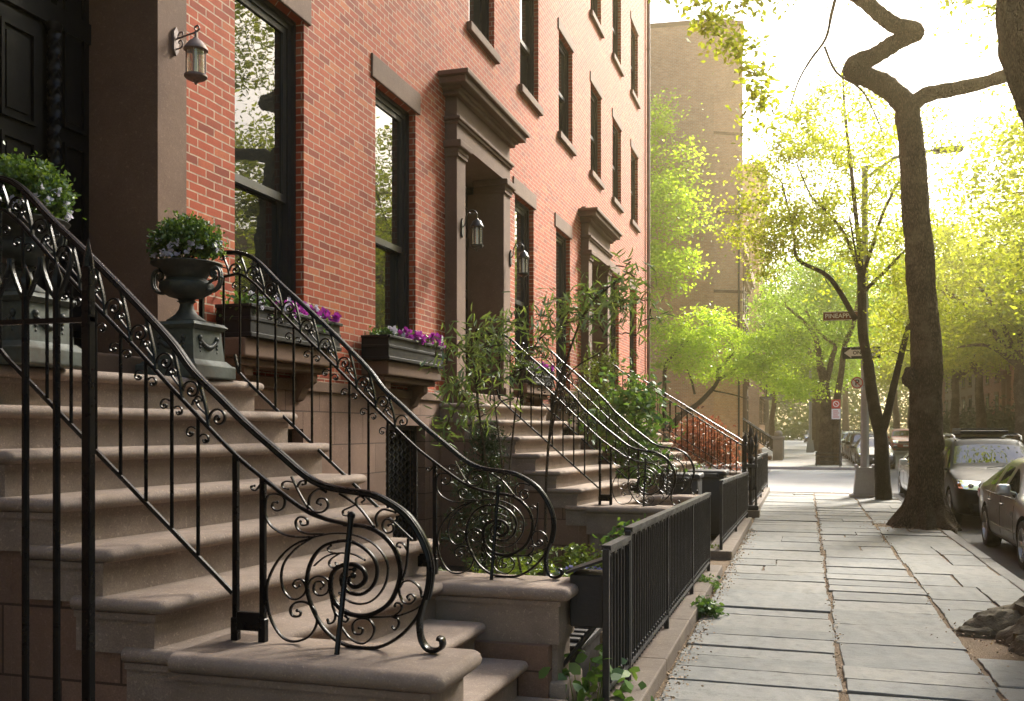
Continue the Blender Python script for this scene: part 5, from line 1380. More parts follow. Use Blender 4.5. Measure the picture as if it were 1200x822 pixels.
# ------------------------------------------------------------------ distant pedestrian
def person(x, y, label, top, legs):
    root = thing('person', (x, y, 0), label, 'person')
    J = {'pel':(0,0,.95),'chest':(0,0,1.28),'neck':(0,0,1.48),'head':(0,-.02,1.60),'crown':(0,-.01,1.70),'ls':(-.19,0,1.42),'le':(-.25,.03,1.14),'lw':(-.24,-.08,.90),'rs':(.19,0,1.42),'re':(.25,.05,1.14),'rw':(.26,.0,.88),
         'lh':(-.10,0,.90),'lk':(-.11,-.10,.50),'la':(-.11,.02,.09),'lt':(-.11,-.13,.04),'rh':(.10,0,.90),'rk':(.11,.04,.50),'ra':(.11,.22,.11),'rt':(.11,.09,.04)}
    R = dict(pel=.15,chest=.16,neck=.06,head=.095,crown=.085,ls=.07,le=.05,lw=.035,rs=.07,re=.05,rw=.035,lh=.10,lk=.07,la=.045,lt=.04,rh=.10,rk=.07,ra=.045,rt=.04)
    E_ = [('pel','chest'),('chest','neck'),('neck','head'),('head','crown'),('chest','ls'),('ls','le'),('le','lw'),('chest','rs'),('rs','re'),('re','rw'),('pel','lh'),('lh','lk'),('lk','la'),('la','lt'),('pel','rh'),('rh','rk'),('rk','ra'),('ra','rt')]
    ks = list(J); me = bpy.data.meshes.new('body'); me.from_pydata([J[k] for k in ks], [(ks.index(a), ks.index(b)) for a, b in E_], [])
    ob = bpy.data.objects.new('body', me); COL.objects.link(ob); ob.modifiers.new('k', 'SKIN')
    for i, k in enumerate(ks): me.skin_vertices[0].data[i].radius = (R[k], R[k]*.8); me.skin_vertices[0].data[i].use_root = (k == 'pel')
    ob.modifiers.new('s', 'SUBSURF').levels = 2
    full = evaluated(ob); bpy.data.objects.remove(ob)
    skin = paint('skin', (.45, .28, .2), .6); 
    full.materials.clear()
    for m_ in (skin, top, legs): full.materials.append(m_)
    for p in full.polygons:
        z = p.center.z; p.material_index = 0 if z > 1.47 or (abs(p.center.x) > .2 and z < 1.0) else 1 if z > .93 else 2
    full.polygons.foreach_set('use_smooth', [True]*len(full.polygons)); full.name = 'body'
    b = bpy.data.objects.new('body', full); COL.objects.link(b); b.parent = root
    mb = MB(); mb.ball((0, .015, 1.665), .105, 12, 8, .95); h = mb.build('hair', M['door_brown'], root, True, local=True)
    return root
person(8.75, 90, 'person in a white shirt and dark trousers walking on the distant right pavement', M['sign_white'], M['box_black'])
# ------------------------------------------------------------------ trees
def limb(mb, pts, r0, r1, n=10, k=5, rough=0.0, g=None, nodes=None):
    p = cat_rom(pts, k); m = len(p)
    rr = [r0 + (r1-r0)*(i/(m-1))**.8 for i in range(m)]
    if rough and g is not None: rr = [r*(1+g.uniform(-rough, rough)) for r in rr]
    mb.tube(p, rr, n)
    if nodes is not None:
        for q, r in zip(p[m//4:], rr[m//4:]): nodes.append((np.array(q), r))
def twig_to(mb, nodes, tips, g, r=.03, maxr=.06):
    """branches that reach from the nearest limb to each clump of leaves"""
    tips = sorted(tips, key=lambda t: min(np.linalg.norm(n[0]-t) for n in nodes))
    for t in tips:
        t = np.asarray(t); best = min(nodes, key=lambda n: np.linalg.norm(n[0]-t) + .35*max(0, n[0][2]-t[2]))
        a = best[0]; d = np.linalg.norm(t-a)
        if d < .05: continue
        mid = (a+t)/2 + g.normal(size=3)*d*.10 + np.array([0,0,d*.06])
        ra = min(best[1]*.75, maxr, r*(.6+d*.35)); pts = cat_rom([tuple(a), tuple(a*.6+mid*.4+g.normal(size=3)*d*.04), tuple(mid), tuple(t)], 3)
        mb.tube(pts, [ra + (.008-ra)*i/(len(pts)-1) for i in range(len(pts))], 5, cap=False)
        for q in pts[3:]: nodes.append((np.array(q), ra*.6))
T1_TRUNK = [(2.04,18.3,1.15),(2.04,18.3,1.74),(2.04,18.3,3.23),(1.98,18.3,3.98),(1.94,18.3,4.72),(1.88,18.3,5.47),(1.80,18.3,6.67),(1.72,18.3,7.42)]
def flared_trunk(mb, cx, cy, pts, r, rf, hf, n=28, seed=1, lobes=7, top_r=None):
    """a trunk with root lobes spreading at its foot"""
    g = np.random.default_rng(seed); ph = g.random(4)*6.28
    p = cat_rom([(cx, cy, -.06), (cx, cy, hf*.3)] + pts, 14); vs = []; fs = []
    p = [q for q in p]
    for i, q in enumerate(p):
        t = min(1, max(0, q[2]/hf)); fl = (1-t)**2.6
        rr = r + ((top_r or r*.72)-r)*min(1, max(0, (q[2]-hf)/max(.1, pts[-1][2]-hf)))
        for k in range(n):
            th = 2*PI*k/n
            lob = .5+.5*math.cos(lobes*th+ph[0]) + .35*math.cos(3*th+ph[1])
            c_, s_ = math.cos(th), math.sin(th)
            b1 = mnoise.noise(Vector((c_*1.6+seed*7, s_*1.6, q[2]*1.1))); b2 = mnoise.noise(Vector((c_*5+seed*3, s_*5, q[2]*2.4))); b3 = mnoise.noise(Vector((c_*11, s_*11+seed, q[2]*5)))
            R_ = rr*(1+.13*b1+.09*b2+.07*b3) + (rf-rr)*fl*(.45+.6*lob)*(1+.25*b2)
            vs.append((q[0]+R_*math.cos(th), q[1]+R_*math.sin(th), q[2]))
    for i in range(len(p)-1):
        for k in range(n): fs.append((i*n+k, i*n+(k+1) % n, (i+1)*n+(k+1) % n, (i+1)*n+k))
    fs.append(tuple((len(p)-1)*n+k for k in range(n)))
    mb.add(vs, fs)
def lump(mb, c, r, sd, n=40, m=22):
    vs = []; fs = []
    for i in range(m+1):
        ph = PI*i/m
        for k in range(n):
            th = 2*PI*k/n; d = Vector((math.sin(ph)*math.cos(th), math.sin(ph)*math.sin(th), math.cos(ph)))
            f = 1+.22*mnoise.noise(d*1.4+Vector((sd,0,0)))+.13*mnoise.noise(d*4+Vector((0,sd,0)))+.06*mnoise.noise(d*10+Vector((0,0,sd)))
            vs.append((c[0]+d.x*r[0]*f, c[1]+d.y*r[1]*f, c[2]+d.z*r[2]*f))
    for i in range(m):
        for k in range(n): fs.append((i*n+k, i*n+(k+1) % n, (i+1)*n+(k+1) % n, (i+1)*n+k))
    mb.add(vs, fs)
# the big crooked tree
g = np.random.default_rng(31)
root = thing('street_tree', (2.04, 18.3, 0), 'big dark tree with a crooked zigzag limb and spreading roots, beside the black SUV', 'tree', 'street trees')
mb = MB(); nodes = []
flared_trunk(mb, 2.04, 18.3, T1_TRUNK, .265, .62, .95, 64, 4, 7, .20)
L1 = [(1.74,18.3,7.35),(1.41,18.27,7.7),(1.12,18.24,7.88),(.84,18.21,8.03),(.90,18.18,8.16),(1.15,18.15,8.22),(1.53,18.12,8.42),(1.86,18.09,8.56),(1.53,18.06,8.69),(1.28,18.03,8.89),(1.04,18.0,9.13),(.76,17.97,9.38),(.54,17.94,9.81),(.61,17.91,10.53),(.4,17.9,11.6)]
limb(mb, L1, .20, .10, 14, 8, .07, g, nodes)
limb(mb, [(1.1,18.24,7.9),(.84,18.21,8.05),(.68,18.2,8.13)], .16, .11, 12, 5, .12, g)
for c, r, sd in (((1.76,18.16,2.6),(.12,.16,.2),2.1), ((1.8,18.2,5.5),(.10,.12,.15),8.8), ((1.85,18.1,8.54),(.14,.13,.14),3.7), ((2.2,18.15,1.5),(.12,.13,.22),6.6), ((1.71,18.3,7.2),(.19,.18,.26),1.1)): lump(mb, c, r, sd, 18, 12)
limb(mb, [(1.74,18.3,7.30),(2.04,18.38,7.54),(2.54,18.46,7.63),(3.09,18.54,7.74),(3.64,18.62,7.96),(4.18,18.7,8.49),(4.46,18.78,9.51),(4.5,18.8,11)], .15, .08, 10, 5, .08, g, nodes)
limb(mb, [(.62,18,9.6),(.47,18,9.02),(.37,18,8.58),(.12,18,8.24),(-.09,18,7.88),(-.23,18,7.44)], .035, .012, 6, 4, .1, g)
limb(mb, [(.35,18,8.44),(.55,18,7.96),(.94,18,7.64),(1.16,18,7.23),(1.3,18,6.85)], .025, .008, 6, 4, .1, g)
limb(mb, [(.9,18,9.2),(.2,17.4,9.5),(-.5,16.8,9.2),(-1.0,16.3,8.6)], .05, .012, 6, 5, .1, g, nodes)
tips = list(ell_pts(g, 70, (1.6, 18.2, 13.2), (4.6, 4.6, 2.2), .3)) + list(ell_pts(g, 36, (3.4, 14.6, 12.4), (3.2, 2.8, 1.8), .2)) + list(ell_pts(g, 26, (4.8, 22.5, 12.2), (2.6, 2.6, 1.5), .2))
sp = [(-1.75,16,8.75),(-1.5,16,8.3),(-1.25,16,8.0),(-1.0,16,7.75),(-.75,16,7.4),(-.65,16,7.0),(-.85,16,8.5),(-.45,16,8.8),(-.1,16.2,8.9),(.3,16.5,9.3),(-1.1,16,9.0),(-.55,16,6.6),(-.2,17,9.4),(2.6,18.5,9.3),(3.3,18.5,9.0),(3.6,18.6,8.4),(2.9,18,9.8)]
twig_to(mb, nodes, tips + [np.array(s) for s in sp], g, .03)
mb.build('trunk', M['bark'], root, True)
pts = np.vstack([clump_pts(g, tips, 210, .55, .6), clump_pts(g, sp, 120, .21, .7)])
leaf_mesh('crown', pts, .13, M['leaf_gold'], root, g, .5, .3)
# its neighbour nearest the camera: only the roots and a piece of the trunk are in the picture
g = np.random.default_rng(32)
root = thing('street_tree', (2.25, 9.0, 0), 'nearest street tree at the right edge, only a mossy root and leaning trunk in view', 'tree', 'street trees')
mb = MB(); nodes = []
flared_trunk(mb, 2.28, 9.0, [(2.30,9.0,1.2),(2.42,9.1,2.4),(2.42,9.2,3.4),(2.22,9.4,4.4),(2.02,9.55,5.2),(2.05,9.7,6.2),(2.3,9.8,7.4)], .40, .62, .9, 56, 9, 5, .33)
rb = MB()
for c, r, sd in (((2.0,9.0,.05),(.42,.40,.30),1.3), ((1.66,8.95,.0),(.38,.22,.18),4.1), ((1.42,8.86,-.02),(.26,.13,.09),2.2), ((1.85,8.55,.0),(.34,.30,.24),7.7), ((1.72,8.30,-.03),(.22,.20,.15),9.2), ((2.0,9.5,.0),(.4,.25,.2),3.3)): lump(rb, c, r, sd)
limb(mb, [(2.3,9.8,7.2),(1.6,9.4,8.4),(.6,9,9.4)], .2, .07, 10, 5, .05, g, nodes); limb(mb, [(2.3,9.8,7.2),(3.2,10.3,8.6),(4.4,10.6,9.8)], .2, .07, 10, 5, .05, g, nodes); limb(mb, [(2.3,9.8,7.2),(2.2,8.6,8.8),(2.2,7.2,10)], .18, .07, 10, 5, .05, g, nodes)
tips = list(ell_pts(g, 34, (2.8, 9.4, 11.4), (4.2, 4.2, 2.0), .3)); twig_to(mb, nodes, tips, g)
mb.build('trunk', M['bark_moss'], root, True)
rb.build('root', M['root_bark'], root, True)
leaf_mesh('crown', clump_pts(g, tips, 170, .55, .6), .11, M['leaf_gold'], root, g, .5, .3)
# slender many-stemmed tree at the corner
g = np.random.default_rng(33)
root = thing('street_tree', (1.84, 24.9, 0), 'slender many-stemmed young tree beside the lamp post, with airy yellow-green leaves', 'tree', 'street trees')
mb = MB(); nodes = []
T2 = dict(A=([(1.84,24.9,-.05),(1.80,24.9,.74),(1.77,24.9,1.5),(1.65,24.9,2.07),(1.55,24.9,2.69),(1.48,24.9,3.3),(1.36,24.9,4.03),(1.34,24.9,4.95),(1.32,24.9,5.55)],.20,.09),
 B=([(1.77,24.9,1.56),(1.9,24.9,1.99),(2.03,24.9,2.6),(2.17,25,3.19),(2.34,25.1,3.9),(2.53,25.2,4.6),(2.7,25.3,5.6)],.11,.05), C=([(1.34,24.9,5.4),(1.2,24.9,6.92),(1.07,24.9,8.27),(.95,24.9,9.4),(.9,24.9,10.4)],.07,.02),
 D=([(1.34,24.9,5.36),(1.57,24.9,6.07),(1.82,24.9,6.88),(2.28,24.9,7.86),(2.53,24.9,8.66)],.06,.02), E=([(1.34,24.9,5.26),(.97,24.9,6.37),(.46,24.9,7.07),(.16,24.9,7.42),(-.14,24.9,8.15)],.055,.015),
 F=([(1.2,24.9,4.34),(.6,24.9,5.38),(-.14,24.9,5.87),(-.24,24.9,6.55),(-.52,24.9,7.78)],.075,.02), G=([(1.42,24.9,5.05),(1.92,24.9,5.54),(2.37,24.9,5.99),(2.86,24.9,6.2)],.05,.02), H=([(1.36,24.9,4.3),(1.35,25.6,5.6),(1.5,26.3,7.0)],.06,.02), I=([(1.45,24.9,3.6),(1.3,24.3,5.0),(1.0,23.7,6.6)],.055,.015))
for k_, (p_, a, b) in T2.items(): limb(mb, p_, a, b, 10, 5, .05, g, nodes if k_ != 'A' else None)
tips = list(ell_pts(g, 150, (.95, 24.9, 7.6), (2.5, 2.0, 2.5), .25)) + list(ell_pts(g, 24, (2.3, 25, 4.4), (1.0, .9, 1.3), .2)) + list(ell_pts(g, 30, (-.9, 24.6, 6.6), (.9, .8, 1.3), .2))
twig_to(mb, nodes, tips, g, .018, .03)
mb.build('trunk', M['bark_thin'], root, True)
leaf_mesh('crown', clump_pts(g, tips, 110, .26, .6), .10, M['leaf_gold'], root, g, .5, .3)

def simple_tree(label, base, trunk, r, ells, leaf, lm, per, sig, seed, bark='bark', flare=None, group='street trees', limbs=(), sz=.6, name='street_tree', flat=.35):
    g = np.random.default_rng(seed); root = thing(name, base, label, 'tree', group)
    mb = MB(); nodes = []; bx = np.array(base)
    pts = [tuple(bx+np.array(p)) for p in trunk]
    if flare: flared_trunk(mb, base[0], base[1], pts, r, flare, .9, 20, seed, 6, r*.6)
    else: limb(mb, [tuple(bx+np.array((0,0,-.1)))]+pts, r, r*.55, 12, 5, .05, g)
    nodes.append((np.array(pts[-1]), r*.6)); nodes.append((np.array(pts[-2])*.4+np.array(pts[-1])*.6, r*.6))
    tips = []
    for (c, rad, n) in ells:
        c = bx+np.array(c); tips += list(ell_pts(g, n, c, rad, .35))
    if not limbs:
        for k in range(5):
            t = tips[int(g.integers(len(tips)))]; a = np.array(pts[-1]); limb(mb, [tuple(a-np.array((0,0,.2))), tuple(a*.6+t*.4+np.array((0,0,.4))), tuple(a*.2+t*.8)], r*.5, .05, 8, 5, .05, g, nodes)
    for (p_, a, b) in limbs: limb(mb, [tuple(bx+np.array(q)) for q in p_], a, b, 8, 5, .05, g, nodes)
    twig_to(mb, nodes, tips, g, .025, .07)
    mb.build('trunk', M[bark], root, True)
    leaf_mesh('crown', clump_pts(g, tips, per, sig, sz), leaf, M[lm], root, g, .55, flat)
    return root
# pair across the side street
b = (.97, 48.5, 0)
simple_tree('stout dark tree with two trunks across the side street, beside the parking sign', b, [(.04,0,1.82),(.04,0,3.04),(-.19,0,4.66)], .31, [((-.7,0,7.6),(2.7,2.6,2.5),70),((1.6,.5,9.5),(2.5,2.5,2),40)], .13, 'leaf_mid', 190, .42, 41, 'bark', .46,
  limbs=[([(.5,.2,-.1),(.47,.2,1.82),(.54,.2,3.04),(.74,.2,4.45),(.89,.2,5.66),(1.27,.2,6.66),(1.5,.3,8)],.24,.08), ([(.0,0,3.6),(.31,0,5.06),(.42,0,5.66),(-.27,0,6.28),(-.9,0,7.4)],.16,.05), ([(-.19,0,4.5),(-.39,0,5.88),(-.85,0,6.71),(-1.8,0,7.6)],.18,.05)])
# lime green tree before the tower (scaled out along its own stems)
S = 46.4/32
def sc_(l): return [(x*S+6.25, (0.0 if i == 0 else .25*math.sin(i*1.7)), (z-1.7)*S+1.7) for i, (x, z) in enumerate(l)]
simple_tree('spreading lime green tree with dark slanting stems, in front of the tan tower', (-6.25, 46.4, 0), [(-.05,0,.8),(-.02,0,1.5)], .24,
  [((2.6,0,5.2),(3.6,2.2,1.25),85),((5.0,-.2,4.9),(1.9,1.8,1.5),40),((1.2,0,6.4),(2.4,1.8,1.0),36),((5.9,-.3,3.5),(1.0,1.0,.8),14)], .15, 'leaf_lime', 120, .36, 42, 'bark_thin',
  limbs=[(sc_([(-4.26,1.64),(-3.84,2.17),(-3.37,2.45),(-2.96,2.83),(-2.69,3.22),(-2.64,3.66),(-2.15,4.11)]),.17,.06),(sc_([(-4.4,1.64),(-4.4,2.9),(-4.34,3.74),(-3.92,4.29),(-3.51,4.7)]),.13,.05),(sc_([(-2.69,3.27),(-2.29,3.51),(-1.94,3.81),(-1.49,4.24)]),.09,.03),(sc_([(-3.4,2.84),(-3.57,3.45),(-3.79,3.87)]),.06,.03),(sc_([(-2.8,2.94),(-2.15,2.8),(-1.75,2.66)]),.04,.02)], sz=.42, flat=.6)
simple_tree('tall pale green tree between the row house corner and the tan tower', (-8.2, 46.3, 0), [(0,0,4),(.1,0,7.5),(.2,0,9.5)], .3, [((1.0,0,13),(2.7,2.2,5.0),95),((1.4,0,9.3),(2.6,2,1.2),30)], .17, 'leaf_lime', 150, .48, 43, 'bark_thin', sz=.5, flat=.4)
# generic broad street trees farther off, copied down both pavements
gA = simple_tree('leafy street tree first in the row on the right pavement, over the parked cars', (9.1, 47.5, 0), [(.1,0,2),(0,.1,3.6),(.05,.1,4.6)], .30, [((-.8,0,9.0),(4.6,4.4,3.6),120),((-1.5,0,6.0),(3.4,3.4,1.1),40)], .17, 'leaf_gold', 165, .60, 51, 'bark', .5, 'trees farther down the street')
gB = simple_tree('leafy street tree beyond the two-trunked tree on the left pavement', (1.2, 66, 0), [(.1,0,2.2),(-.1,.1,3.8),(.0,.1,5.0)], .28, [((-.3,0,9.2),(4.0,4.2,3.6),115),((.2,0,5.9),(3.2,3.2,1.0),30)], .17, 'leaf_mid', 150, .55, 52, 'bark', .5, 'trees farther down the street')
for x, y, rz, s_, lb in ((9.0, 56.5, 1.3, 1.0, 'leafy street tree second in the row on the right pavement'), (9.1, 66, 2.6, 1.05, 'leafy street tree third in the row on the right pavement'), (9.1, 78, 4.0, 1.1, 'leafy street tree fourth in the row on the right pavement'), (9.1, 93, 5.2, 1.15, 'leafy street tree fifth in the row, far along the right pavement'), (9.3, 20.5, 2.0, .95, 'street tree on the right pavement outside the picture, mirrored in the tall windows'), (9.4, 31, .8, 1.0, 'street tree on the right near the crossing, mirrored in the windows'), (9.2, 11, 3.5, 1.0, 'street tree opposite the nearest stoop, outside the picture'), (1.7, -11, .3, 1.1, 'unseen street tree added on the near pavement behind the camera to shade the stoop'), (9.2, -2, 2.2, 1.1, 'unseen street tree added across the road behind the camera to shade the stoop'),  # the trees behind the camera are unseen, added to shade camera-facing stone
                         (9.5, 112, 1, 1.3, 'tree at the far end of the right pavement')):
    dup(gA, (x, y, 0), lb, rz, s_)
for x, y, rz, s_, lb in ((1.1, 79, 1.1, 1.0, 'mid green street tree behind the parked cars on the left pavement'), (1.0, 91, 2.5, 1.1, 'far green street tree on the left pavement near the tall street lamp'), (-3.0, 101, 3.9, 1.15, 'green tree before the pale far houses on the left'), (1.0, 118, .4, 1.3, 'green tree closing the view at the left end of the street'), (5.5, 140, 2, 1.7, 'broad tree closing the view in the middle of the street'), (-5, 138, 5, 1.6, 'broad tree at the distant end, left of the middle one'), (14, 142, 4, 1.7, 'broad tree at the distant end, right of the middle one')):
    dup(gB, (x, y, 0), lb, rz, s_)

g = np.random.default_rng(77)
cl = np.column_stack([g.uniform(-55, 60, 800), g.uniform(150, 185, 800), np.abs(g.normal(5, 5, 800))])
wood = leaf_mesh('distant_trees', clump_pts(g, cl, 110, 1.5, .8), .6, M['leaf_wood'], None, g, .6, .3)
tag(wood, kind='stuff')
# ------------------------------------------------------------------ shrubs and small plants
def shrub(name, label, cat, base, stems, tips_ells, leaf, lm, per, sig, seed, asp=.5, droop=0, flat=0, stem_m='bark_thin', r=.012, sz=.8, group=None):
    g = np.random.default_rng(seed); root = thing(name, base, label, cat, group); mb = MB(); nodes = []
    tips = []
    for c, rad, n in tips_ells: tips += list(ell_pts(g, n, c, rad, .15))
    for p_, r0 in stems: limb(mb, p_, r0, r0*.45, 7, 5, .04, g, nodes)
    twig_to(mb, nodes, tips, g, r, r*1.2)
    mb.build('stem', M[stem_m], root, True)
    leaf_mesh('foliage', clump_pts(g, tips, per, sig, sz), leaf, M[lm], root, g, asp, flat, droop)
    return root
shrub('willow_leaf_shrub', 'tall shrub with narrow drooping leaves hanging over the stoop, left of the middle stairs', 'shrub', (-2.83, 9.0, 0),
  [([(-2.83,9.0,-.02),(-2.9,9.0,.9),(-3.05,9.0,1.97),(-3.12,9.0,2.6)], .016), ([(-2.86,9.05,-.02),(-2.80,9.1,.9),(-2.9,9.1,1.9),(-2.95,9.0,2.5)], .012)],
  [((-3.0,9.0,2.35),(.50,.35,.55),42), ((-3.2,9.0,1.9),(.35,.3,.35),14), ((-2.75,9.0,2.75),(.25,.2,.2),8)], .135, 'leaf_willow', 11, .085, 61, .16, .55, 0, 'tan_wood', .007)
shrub('willow_leaf_shrub', 'arching shrub with narrow leaves on thin bare stems, in front of the brown portico', 'shrub', (-2.43, 9.2, 0),
  [([(-2.43,9.2,-.02),(-2.42,9.2,.72),(-2.40,9.2,1.39),(-2.33,9.2,1.97),(-2.2,9.2,2.39),(-1.99,9.2,2.88),(-1.61,9.2,3.19)], .017), ([(-2.6,9.2,-.02),(-2.78,9.2,.9),(-2.76,9.2,1.56),(-2.65,9.2,2.23),(-2.41,9.2,2.64),(-1.9,9.2,2.80)], .013), ([(-2.4,9.2,1.5),(-2.2,9.2,2.2),(-1.85,9.2,2.45),(-1.7,9.2,2.62)], .010)],
  [((-2.05,9.2,2.85),(.50,.35,.24),26), ((-1.68,9.2,3.06),(.26,.3,.26),16), ((-2.4,9.2,2.55),(.25,.3,.2),8), ((-1.45,9.2,2.75),(.15,.2,.2),5)], .135, 'leaf_willow', 11, .085, 62, .16, .5, 0, 'tan_wood', .007)
shrub('conifer_shrub', 'dark blue-green conifer shrub seen through the second scroll railing', 'shrub', (-3.2, 9.6, 0), [([(-3.2,9.6,-.02),(-3.2,9.6,.8),(-3.2,9.6,1.7)], .02)],
  [((-3.2,9.6,.55),(.36,.3,.35),30), ((-3.18,9.6,1.05),(.28,.25,.35),26), ((-3.15,9.6,1.5),(.16,.15,.3),16)], .05, 'leaf_dark', 75, .06, 63, .25, 0, 0, 'bark_thin', .008)
# ferns: arching fronds with leaflets
def fern(x, y, label, seed, n=15, l=.55):
    g = np.random.default_rng(seed); root = thing('fern', (x, y, 0), label, 'fern', 'ferns in the front garden'); pts = []; dirs = []; mb = MB()
    for k in range(n):
        a = g.random()*6.28; el = g.uniform(.7, 1.25); ll = l*g.uniform(.7, 1.15); path = []
        for i in range(15):
            t = i/14; rr = ll*(t*math.cos(el)+.35*t*t); zz = ll*(math.sin(el)*t-.42*t*t)
            p = np.array((x+rr*math.cos(a), y+rr*math.sin(a), .02+max(.01, zz))); path.append(tuple(p))
            if i > 1:
                w = 1-abs(t-.35)*.9
                for s_ in (-1, 1):
                    for q in range(2):
                        pts.append(p); dirs.append((-math.sin(a)*s_*1.6+math.cos(a)*.8, math.cos(a)*s_*1.6+math.sin(a)*.8, .1))
        mb.tube(path, .004, 4)
    mb.build('stem', M['leaf_fern'], root)
    leaf_mesh('frond', pts, .085, M['leaf_fern'], root, g, .28, dirs=dirs)
for i, (x, y, lb) in enumerate(((-3.35, 8.3, 'light green fern nearest the house wall, behind the second scroll railing'), (-2.9, 8.6, 'light green fern in the middle of the bed behind the second scroll railing'), (-2.35, 9.9, 'light green fern at the foot of the middle stoop wall'), (-3.0, 10.2, 'fern in the shade by the grilled basement window'))): fern(x, y, lb, 70+i, 17, .75)
def lowplant(label, cx, cy, rx, ry, h, n, leaf, lm, seed, fl=None, name='garden_plant', cat='plant', asp=.6, per=10):
    g = np.random.default_rng(seed); root = thing(name, (cx, cy, 0), label, cat); mb = MB(); tips = []
    for k in range(n):
        a = g.random()*6.28; u = math.sqrt(g.random()); x, y = cx+rx*u*math.cos(a), cy+ry*u*math.sin(a); z = h*(1-.6*u*u)*g.uniform(.45, 1)
        tips.append((x, y, z)); mb.tube([(cx+(x-cx)*.5, cy+(y-cy)*.5, .0), (cx+(x-cx)*.85, cy+(y-cy)*.85, z*.6), (x, y, z)], .0035, 4)
    mb.build('stem', M['leaf_fern'], root)
    leaf_mesh('foliage', clump_pts(g, tips, per, leaf*.8, .7), leaf, M[lm], root, g, asp, .35)
    if fl:
        pts = []; dirs = []
        for k in range(fl[1]):
            a = g.random()*6.28; u = math.sqrt(g.random()); x, y = cx+rx*u*math.cos(a), cy+ry*u*math.sin(a)
            for q in range(6): pts.append((x, y, h*(1-.6*u*u)+.04)); dirs.append((math.cos(q), math.sin(q), .6))
        leaf_mesh('blossom', pts, .03, M[fl[0]], root, g, .8, dirs=dirs)
    return root
lowplant('low ground cover with small blue flowers behind the nearest fence', -2.15, 9.6, .45, .6, .26, 130, .05, 'leaf_ground', 81, ('flower_blue', 70))
lowplant('glossy broad-leaved shrub against the middle stoop, behind the fence', -1.75, 10.35, .32, .3, .72, 70, .085, 'leaf_vine', 82)
lowplant('light green bushy plant between the stone pedestal and the middle stoop', -2.25, 10.3, .3, .3, .5, 70, .05, 'leaf_fern', 83)
lowplant('dark leafy plant near the second scroll railing', -3.6, 7.2, .4, .5, .45, 70, .06, 'leaf_willow', 84)
lowplant('large-leaved creeper growing out through the nearest end of the fence', -1.22, 5.62, .20, .40, .40, 22, .095, 'leaf_vine', 85, asp=.72, per=4)
lowplant('weed growing in the crack between coping and pavement', -.86, 9.0, .10, .14, .13, 26, .055, 'leaf_vine', 86, name='weed', cat='weed')
lowplant('smaller weed at the foot of the fence, farther up the coping', -1.0, 10.4, .10, .2, .14, 24, .05, 'leaf_vine', 87, name='weed', cat='weed')
lowplant('tiny weed beside the corner of the second coping', -1.2, 13.4, .16, .2, .12, 20, .045, 'leaf_fern', 88, name='weed', cat='weed')
shrub('leafy_shrub', 'big leafy green shrub between the middle and the farthest stoop', 'shrub', (-2.5, 14.9, 0), [([(-2.5,14.9,-.02),(-2.45,14.9,.9),(-2.5,14.9,1.9)], .03), ([(-2.55,14.9,-.02),(-2.7,14.95,1.0),(-2.85,15,2.0)], .02)],
  [((-2.55,14.9,1.75),(.55,.5,.85),62), ((-2.3,14.8,1.2),(.4,.4,.5),20)], .105, 'leaf_vine', 26, .13, 64, .5, .1, .2)
shrub('conifer_shrub', 'bright feathery conifer on the landing by the farthest portico', 'shrub', (-3.5, 17.2, 0), [([(-3.5,17.2,-.02),(-3.5,17.2,1.4),(-3.5,17.2,2.9)], .04)], [((-3.5,17.2,2.3),(.5,.4,.8),50), ((-3.1,17.1,2.0),(.4,.35,.5),20)], .09, 'leaf_fern', 46, .12, 65, .22, 0, 0)
shrub('red_maple_bush', 'red-leaved maple bush beyond the plain railing of the farthest stoop', 'shrub', (-2.3, 24.6, 0), [([(-2.3,24.6,-.02),(-2.25,24.6,.5),(-2.2,24.6,1.1)], .05), ([(-2.3,24.6,.1),(-2.7,24.7,.7),(-3.0,24.8,1.3)], .03)],
  [((-2.5,24.6,1.45),(.9,.8,.5),44), ((-2.0,24.4,1.0),(.55,.6,.4),16)], .10, 'leaf_red', 45, .17, 66, .45, .25, .3)
lowplant('green shrub with pale blossoms below the red maple bush', -2.4, 22.8, .6, .5, .9, 110, .08, 'leaf_vine', 89, ('flower_white', 24))
g = np.random.default_rng(90)
hd = thing('hedge', (10.2, 70, 0), 'dark hedge and undergrowth at the front of the houses on the right', 'hedge')
mb = MB()
for k in range(40): mb.tube([(10.3+g.uniform(-.2,.2), 48+k*1.2, 0), (10.3+g.uniform(-.3,.3), 48+k*1.2, 1.6)], .03, 5)
mb.build('stem', M['bark_thin'], hd)
leaf_mesh('foliage', np.column_stack([g.normal(10.4, .4, 16000), g.uniform(47, 97, 16000), np.abs(g.normal(1.3, .75, 16000))]), .2, M['leaf_dark'], hd, g, .6, .2)
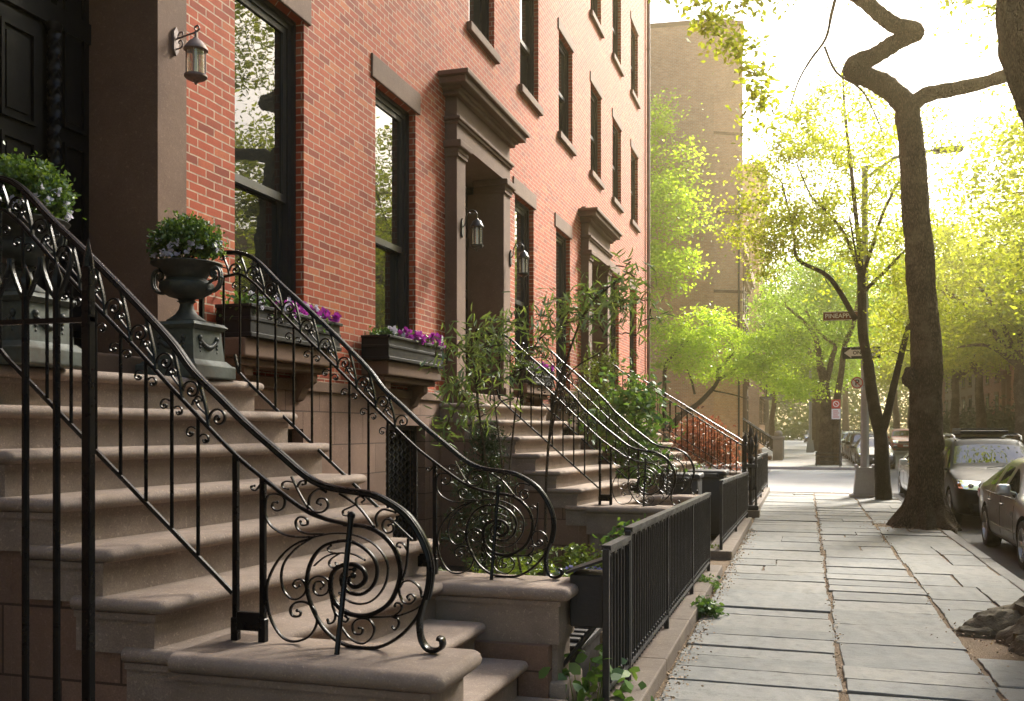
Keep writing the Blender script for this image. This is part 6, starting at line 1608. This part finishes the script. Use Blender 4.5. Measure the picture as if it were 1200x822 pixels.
# ------------------------------------------------------------------ light, air, camera
mb = MB(); mb.box(-125, 125, -45, 262, -1.3, 27.5)
hz = mb.build('haze', None); tag(hz, kind='stuff')
m, nt = newmat('thin_summer_haze'); pv = N(nt, 'ShaderNodeVolumePrincipled'); pv.inputs['Color'].default_value = (1, .80, .42, 1)
pv.inputs['Density'].default_value = .0022; pv.inputs['Anisotropy'].default_value = .86
L(nt, pv.outputs[0], N(nt, 'ShaderNodeOutputMaterial').inputs['Volume']); hz.data.materials.append(m)
w = bpy.data.worlds.new('World'); scene.world = w; w.use_nodes = True
nt = w.node_tree; bg = nt.nodes['Background']
SUN_EL, SUN_AZ = 37.0, 24.0        # degrees; azimuth clockwise from the street direction (+Y)
sky = nt.nodes.new('ShaderNodeTexSky'); sky.sky_type = 'NISHITA'; sky.sun_disc = False
sky.sun_elevation = math.radians(SUN_EL); sky.sun_rotation = math.radians(SUN_AZ)
sky.air_density = 1.0; sky.dust_density = 3.0; sky.ozone_density = 1.0; sky.altitude = 0
nt.links.new(sky.outputs[0], bg.inputs[0]); bg.inputs[1].default_value = .14
sl = bpy.data.lights.new('sun', 'SUN'); so = bpy.data.objects.new('sun', sl); COL.objects.link(so)
sl.energy = 4.4; sl.angle = math.radians(13); sl.color = (1, .95, .86)
sd = Vector((math.sin(math.radians(SUN_AZ))*math.cos(math.radians(SUN_EL)), math.cos(math.radians(SUN_AZ))*math.cos(math.radians(SUN_EL)), math.sin(math.radians(SUN_EL))))
so.rotation_euler = sd.to_track_quat('Z', 'Y').to_euler(); so.location = sd*60
cd = bpy.data.cameras.new('camera'); cam = bpy.data.objects.new('camera', cd); COL.objects.link(cam)
cd.sensor_width = 36; cd.lens = 34.2; cd.shift_x = 0; cd.shift_y = (503-411)/1200
cam.location = (0, 0, 1.7); cam.rotation_euler = (PI/2, 0, math.atan(.3))
cd.clip_end = 2000; cd.clip_start = .05
cd.dof.use_dof = True; cd.dof.focus_distance = 6.0; cd.dof.aperture_fstop = 10
scene.camera = cam
vs = scene.view_settings; vs.view_transform = 'Standard'; vs.look = 'None'; vs.gamma = 1; vs.exposure = 1.75; vs.use_curve_mapping = False
scene.cycles.use_denoising = True
scene.cycles.max_bounces = 8; scene.cycles.transparent_max_bounces = 8
